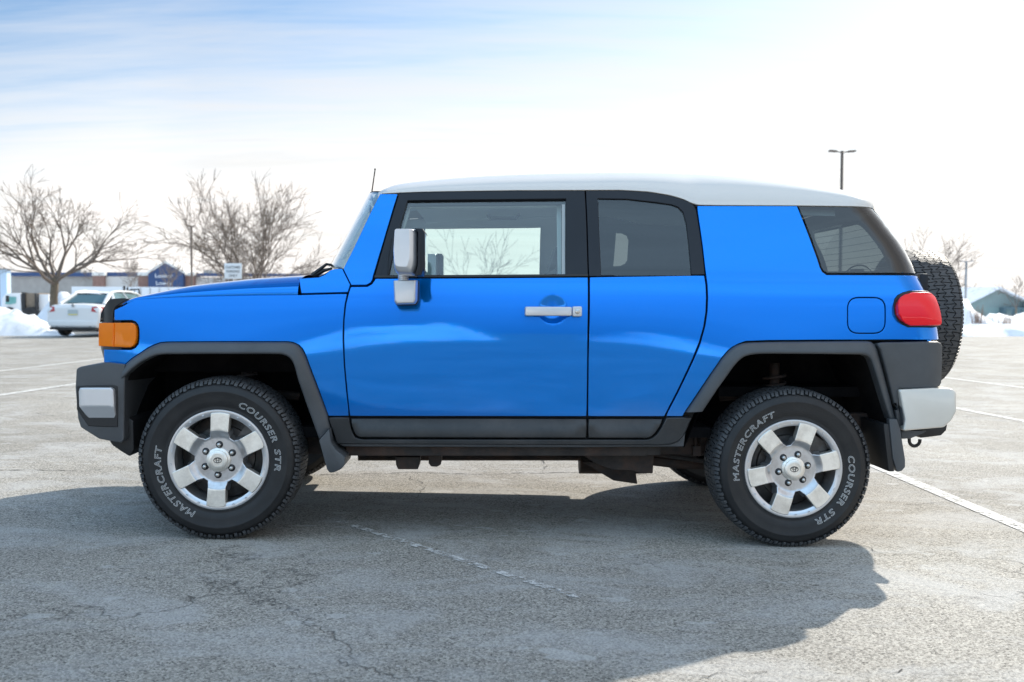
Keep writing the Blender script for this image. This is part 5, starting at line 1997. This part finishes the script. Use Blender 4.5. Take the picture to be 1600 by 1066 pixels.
# sage house on the right
D = 105
o = Zat(1563, 470, D)
hs = empty('house', (o.x, o.y, 0)); tag(hs, 'sage green gabled house behind the snow at the right edge', 'house')
mb = MB()
gp = [Zat(u, v, D) for u, v in [(1519, 500), (1519, 470.5), (1563, 449.5), (1603, 467), (1603, 500)]]
mb.prism([(p.x, p.z if i in (1, 2, 3) else 0) for i, p in enumerate(gp)], gp[0].y, gp[0].y+14)
mb.done('wall', M['green'], hs)
mb = MB()
for k in range(22):
    u = 1521+k*3.7
    v = 470.5-21*(1-abs(u-1563)/44)
    bbox(mb, u, u+.5, v+1, 480.5, D-.05, .2)
mb.done('siding_batten', M['galv'], hs)
mb = MB(); bbox(mb, 1568, 1700, 480.5, 500, D-.8, 1.0, zb=0); mb.done('lower_wall', M['greendark'], hs)
mb = MB()
for u0 in (1572, 1585, 1598): bbox(mb, u0, u0+8, 483, 495, D-1.0, .2)
split_done(mb, 'window', M['carglass'], hs)
A = Zat(1516, 472, D-.6); B = Zat(1563, 448.3, D-.6); C_ = Zat(1608, 469, D-.6)
mb = MB()
bk = Vector((-6, 16, 0))
def slab(P, Q, m_):
    th = Vector((0, 0, .18))
    mb.add([P, Q, Q+bk, P+bk, P-th, Q-th, Q+bk-th, P+bk-th], [(0,1,2,3),(7,6,5,4),(0,4,5,1),(1,5,6,2),(2,6,7,3),(3,7,4,0)], m_)
slab(A, B, 0); slab(B, C_, 0)
mb.done('roof', M['snow'], hs)
mb = MB(); bbox(mb, 1603, 1720, 469, 481, D-.4, 10, zb=0); mb.done('wall', M['green'], hs)
D = 120
o = Zat(1500, 470, D)
h2 = empty('house', (o.x, o.y, 0)); tag(h2, 'small snow roofed house beside the spare wheel behind the snow pile', 'house')
mb = MB(); bbox(mb, 1470, 1512, 468, 490, D, 8, zb=0); mb.done('wall', M['green'], h2)
mb = MB()
A = Zat(1466, 469, D-.6); B = Zat(1490, 459, D-.6); C_ = Zat(1514, 470, D-.6)
slab(A, B, 0); slab(B, C_, 0); mb.done('roof', M['snow'], h2)

# ================================================================== POLES AND SIGN
def pole(u, vtop, D, r, label, arms=0, m='steelpole', al=.9):
    t = Zat(u, vtop, D)
    root = empty('street_lamp' if arms else 'utility_pole', (t.x, t.y, 0))
    tag(root, label, 'street lamp' if arms else 'pole')
    mb = MB(); mb.tube([(t.x, t.y, 0), (t.x, t.y, t.z)], [r*1.15, r], 10); mb.done('pole', M[m], root)
    if arms:
        for s in (-1, 1):
            mb = MB()
            mb.tube([(t.x, t.y, t.z-.10), (t.x+s*al*.45, t.y, t.z-.04)], .04, 6)
            mb.box((t.x+s*al*.72, t.y, t.z-.02), (al*.55, .34, .10), Matrix.Rotation(R(-4*s), 3, 'Y'))
            mb.done('lamp_head', M[m], root, bevel=.02)
    return root
pole(1316, 236, 58, .085, 'tall brown lamp post with two flat heads rising behind the white roof', 1, al=.78)
pole(1510, 408, 95, .10, 'thin distant grey lamp post right of the spare wheel', 1, 'galv', al=.6)
p_ = pole(299, 353, 75, .075, 'thin dark pole between the gabled entrance and the parking sign', 1, al=.28)
pole(-4, 398, 60, .10, 'dark pole at the very left edge beside the pale blue shed', 0)
a = Zat(350.5, 411.5, 30); b = Zat(377.5, 436, 30)
sg = empty('parking_sign', ((a.x+b.x)/2, a.y, 0)); tag(sg, 'white customer parking only sign above the blue bonnet', 'sign')
mb = MB(); mb.box(((a.x+b.x)/2, a.y, (a.z+b.z)/2), (b.x-a.x, .012, a.z-b.z)); mb.done('sign_board', M['signwhite'], sg, bevel=.004)
mb = MB(); mb.tube([((a.x+b.x)/2, a.y+.03, 0), ((a.x+b.x)/2, a.y+.03, a.z)], .025, 8); mb.done('post', M['galv'], sg)
for i, s in enumerate(('CUSTOMER', 'PARKING', 'ONLY')):
    me = text_mesh(s, .105, extrude=.002)
    me.transform(Matrix.Translation(((a.x+b.x)/2, a.y-.010, a.z-.155-.125*i)) @ Matrix.Rotation(R(90), 4, 'X') @ Matrix.Scale(.80 if i == 0 else .9, 4, (1, 0, 0)))
    link('sign_lettering', me, M['black'], sg)

# ================================================================== WHITE SALOON
def saloon(loc, rz):
    root = empty('parked_car', (0, 0, 0))
    # local frame: tail at y=0, nose at y=4.8, x to the right
    st = [(0.0, .82, .34, .88, .90), (.05, .87, .30, .93, 1.00), (.25, .90, .26, .95, 1.03), (.60, .91, .24, .95, 1.04), (.95, .91, .24, .94, 1.05), (2.2, .91, .22, .92, .98), (3.3, .91, .22, .92, .96), (3.9, .90, .24, .90, .93), (4.5, .84, .27, .76, .80), (4.78, .66, .32, .62, .66)]
    grid = []
    for y, w, zb, zs, zt in st:
        pr = [(-w*.86, zb), (-w*.98, zb+.10), (-w, .60), (-w*.985, zs-.08), (-w*.93, zs), (-w*.80, zs+(zt-zs)*.7), (-w*.4, zt), (0, zt+.012), (w*.4, zt), (w*.80, zs+(zt-zs)*.7), (w*.93, zs), (w*.985, zs-.08), (w, .60), (w*.98, zb+.10), (w*.86, zb)]
        grid.append([(x, y, z) for x, z in pr])
    mb = MB()
    V = [[mb.bm.verts.new(p) for p in r] for r in grid]
    for r0, r1 in zip(V, V[1:]):
        for k in range(len(r0)-1):
            mb.bm.faces.new((r0[k], r0[k+1], r1[k+1], r1[k])).smooth = True
    mb.bm.faces.new(V[0]); mb.bm.faces.new(V[-1])
    body = mb.done('body', M['carwhite'], root, auto=40)
    # cabin: roof and pillars around dark glass
    cab = [(.62, .70, 1.04), (1.25, .57, 1.37), (1.75, .56, 1.43), (2.6, .56, 1.42), (3.05, .58, 1.36), (3.75, .72, .97)]
    mb = MB()
    C1 = [[mb.bm.verts.new(p) for p in [(-w, y, z), (-w*.5, y-.02*(z > 1.2), z+.012), (w*.5, y-.02*(z > 1.2), z+.012), (w, y, z)]] for y, w, z in cab]
    for i, (r0, r1) in enumerate(zip(C1, C1[1:])):
        if i in (0, 4): continue
        for k in range(3): mb.bm.faces.new((r0[k], r0[k+1], r1[k+1], r1[k])).smooth = True
    # pillars
    for s in (-1, 1):
        mb.tube([(s*.74, .56, 1.02), (s*.58, 1.22, 1.36)], .07, 6)
        mb.tube([(s*.76, 3.75, .97), (s*.62, 3.05, 1.38)], .04, 6)
        mb.tube([(s*.87, 2.15, .95), (s*.60, 2.05, 1.43)], .035, 6)
        mb.tube([(s*.85, 1.02, 1.0), (s*.61, 1.3, 1.39)], .05, 6)
        mb.tube([(s*.60, 1.22, 1.40), (s*.59, 1.75, 1.45), (s*.59, 2.6, 1.445), (s*.61, 3.05, 1.38)], .035, 6)
    mb.done('roof', M['carwhite'], root, auto=40)
    mb = MB()
    mb.add([(-.66, .66, 1.06), (.66, .66, 1.06), (.53, 1.18, 1.335), (-.53, 1.18, 1.335)], [(0, 1, 2, 3)])
    mb.done('rear_window', M['carglass'], root)
    mb = MB()
    for s in (-1, 1):
        mb.add([(s*.86, .95, .97), (s*.88, 3.6, .94), (s*.61, 3.0, 1.36), (s*.60, 1.3, 1.40)], [(0, 1, 2, 3)])
    mb.add([(-.72, 3.72, .97), (.72, 3.72, .97), (.60, 3.06, 1.365), (-.60, 3.06, 1.365)], [(0, 1, 2, 3)])
    mb.done('side_window', M['carglass'], root)
    for s in (-1, 1):
        mb = MB()
        mb.add([(s*.60, -.015, .80), (s*.80, .0, .76), (s*.915, .13, .78), (s*.93, .30, .93), (s*.76, .035, .955), (s*.62, .0, .94)], [(0, 1, 2, 3, 4, 5)])
        bm = mb.bm
        ex = bmesh.ops.extrude_face_region(bm, geom=bm.faces[:])
        for q in ex['geom']:
            if isinstance(q, bmesh.types.BMVert): q.co.y += .06; q.co.x -= s*.03
        tl_ = mb.done('tail_light', mat('tail_red', (.42, .02, .02), .3, coat=1) if s < 0 else bpy.data.materials['tail_red'], root)
        mb = MB(); mb.box((s*.80, .0, .80), (.09, .03, .05)); mb.done('reversing_light', M['offwhite'], tl_)
    mb = MB(); mb.box((0, -.012, .765), (.32, .012, .165)); pl_ = mb.done('number_plate', mat('plate', (.42, .48, .50), .5), root)
    mb = MB(); mb.box((0, -.020, .700), (.30, .006, .03)); mb.done('plate_band', mat('plate_yellow', (.70, .62, .18), .5), pl_)
    mb = MB(); mb.box((0, .0, .42), (1.60, .05, .17)); mb.box((0, .10, .30), (1.5, .16, .10)); mb.done('rear_bumper', M['carwhite'], root, bevel=.02)
    mb = MB(); mb.box((0, .3, .26), (1.5, .7, .08)); mb.box((0, 2.4, .22), (1.5, 4.2, .06)); mb.done('underbody', M['black'], root)
    mb = MB()
    for s in (-1, 1): mb.tube([(s*.55, .01, .29), (s*.55, .2, .29)], .045, 10)
    mb.done('exhaust_pipe', M['galv'], root)
    mb = MB(); mb.lathe([(.0, -.02), (.045, -.02), (.05, .0)], 16, (0, .0, .985), 'Y'); mb.done('badge', M['galv'], root)
    for sx in (-1, 1):
        for y in (.95, 3.8):
            w = empty('wheel', (sx*.80, y, .33), parent=root)
            mb = MB(); mb.lathe([(.20, -.11), (.31, -.11), (.33, -.08), (.33, .08), (.31, .11), (.20, .11)], 28, (sx*.80, y, .33), 'X'); mb.done('tyre', M['rubber'], w)
            mb = MB(); mb.lathe([(.0, sx*.07), (.08, sx*.09), (.20, sx*.105), (.20, 0)], 20, (sx*.80, y, .33), 'X'); mb.done('rim', M['alloy'], w)
            mb = MB(); mb.lathe([(.37, .0), (.37, -.4*sx)], 24, (sx*.915, y, .33), 'X', a0=R(-8), a1=R(188)); mb.done('wheel_arch', M['black'], w)
    root.location = loc; root.rotation_euler = (0, 0, rz)
    return root
gp = ground(99, 526)
sal = saloon((0, 0, 0), 0)
tag(sal, 'white saloon car seen from behind, parked beside the snow bank on the left', 'car')
gq = ground(121, 526.5)
sal.location = (gq.x+.05, gq.y-.45, 0); sal.rotation_euler = (0, 0, R(-7))

# ================================================================== TRUCK, TRAILER, LOADER
D = 46
o = Zat(25, 470, D)
tk = empty('flatbed_truck', (o.x, o.y, 0)); tag(tk, 'white truck cab with a teal window behind the left snow bank', 'truck')
mb = MB()
gp = [Zat(u, v, D) for u, v in [(2, 486), (3, 466), (9, 458.5), (32, 458), (33, 486)]]
mb.prism([(p.x, p.z) for p in gp], gp[0].y, gp[0].y+2.0)
cabo = mb.done('cab', M['carwhite'], tk, bevel=.05)
mb = MB()
gp = [Zat(u, v, D-.04) for u, v in [(8, 475), (11, 464), (25, 464), (24.5, 474), (16, 476)]]
mb.prism([(p.x, p.z) for p in gp], gp[0].y, gp[0].y+.03)
mb.done('window', mat('teal_window', (.18, .42, .40), .1, coat=1), cabo)
mb = MB(); bbox(mb, 9, 12.5, 462, 472, D-.35, .12); mb.done('wing_mirror', M['black'], cabo)
mb = MB(); bbox(mb, 34, 39, 457, 484, D, .3, zb=.4); bbox(mb, 54.5, 56.5, 458, 480, D, .3, zb=.4); split_done(mb, 'stake', M['black'], tk)
mb = MB(); bbox(mb, 39, 55, 458, 478, D+.1, 2.0, zb=.5); mb.done('cargo_bed', M['wood'], tk)
mb = MB(); bbox(mb, 57, 76, 460, 478, D+.3, 2.0, zb=.5); mb.done('cargo_panel', M['offwhite'], tk)
for u in (14, 48):
    q = Zat(u, 486, D)
    mb = MB(); mb.lathe([(.0, -.0), (.25, -.02), (.42, .0), (.42, .22), (.25, .24)], 20, (q.x, q.y-.05, .42), 'Y'); mb.done('wheel', M['rubber'], tk)
D = 62
o = Zat(200, 470, D)
tr_ = empty('box_trailer', (o.x, o.y, 0)); tag(tr_, 'long low white trailer behind the white saloon', 'trailer')
mb = MB(); bbox(mb, 113, 318, 448, 474, D, 2.4, zb=.6); body_ = mb.done('body', M['offwhite'], tr_, bevel=.04)
mb = MB()
for k in range(14): bbox(mb, 118+k*14.5, 118.6+k*14.5, 450, 474, D-.03, .04, zb=.6)
mb.done('side_rib', M['galv'], body_)
for u in (140, 160, 300):
    q = Zat(u, 486, D)
    mb = MB(); mb.lathe([(.0, -.0), (.25, -.02), (.42, .0), (.42, .22), (.25, .24)], 20, (q.x, q.y-.05, .42), 'Y'); mb.done('wheel', M['rubber'], tr_)
D = 50
def L3(*pp): return [Zat(u, v, D) for u, v in pp]
o = Zat(203, 470, D)
ld = empty('snow_plough', (o.x, o.y, 0)); tag(ld, 'black loader frame and arm in front of the white trailer', 'plough')
mb = MB()
mb.tube(L3((194, 447), (194.5, 462), (200, 468)), .06, 6); mb.tube(L3((199, 449), (200, 460), (199, 470)), .05, 6)
mb.done('mast', M['black'], ld)
mb = MB(); mb.tube(L3((199, 457), (205, 453), (217, 452), (218.5, 466)), .05, 6); mb.tube(L3((210, 453), (212, 464)), .025, 5)
mb.done('arm', M['black'], ld)
mb = MB(); bbox(mb, 190, 222, 468, 484, D, 1.2, zb=.25); mb.done('body', M['black'], ld, bevel=.08)
mb = MB()
for uu in (196, 216):
    q = Zat(uu, 486, D); mb.lathe([(.0, -.0), (.2, -.02), (.36, .0), (.36, .22)], 18, (q.x, q.y-.1, .36), 'Y')
mb.done('wheel', M['rubber'], ld)
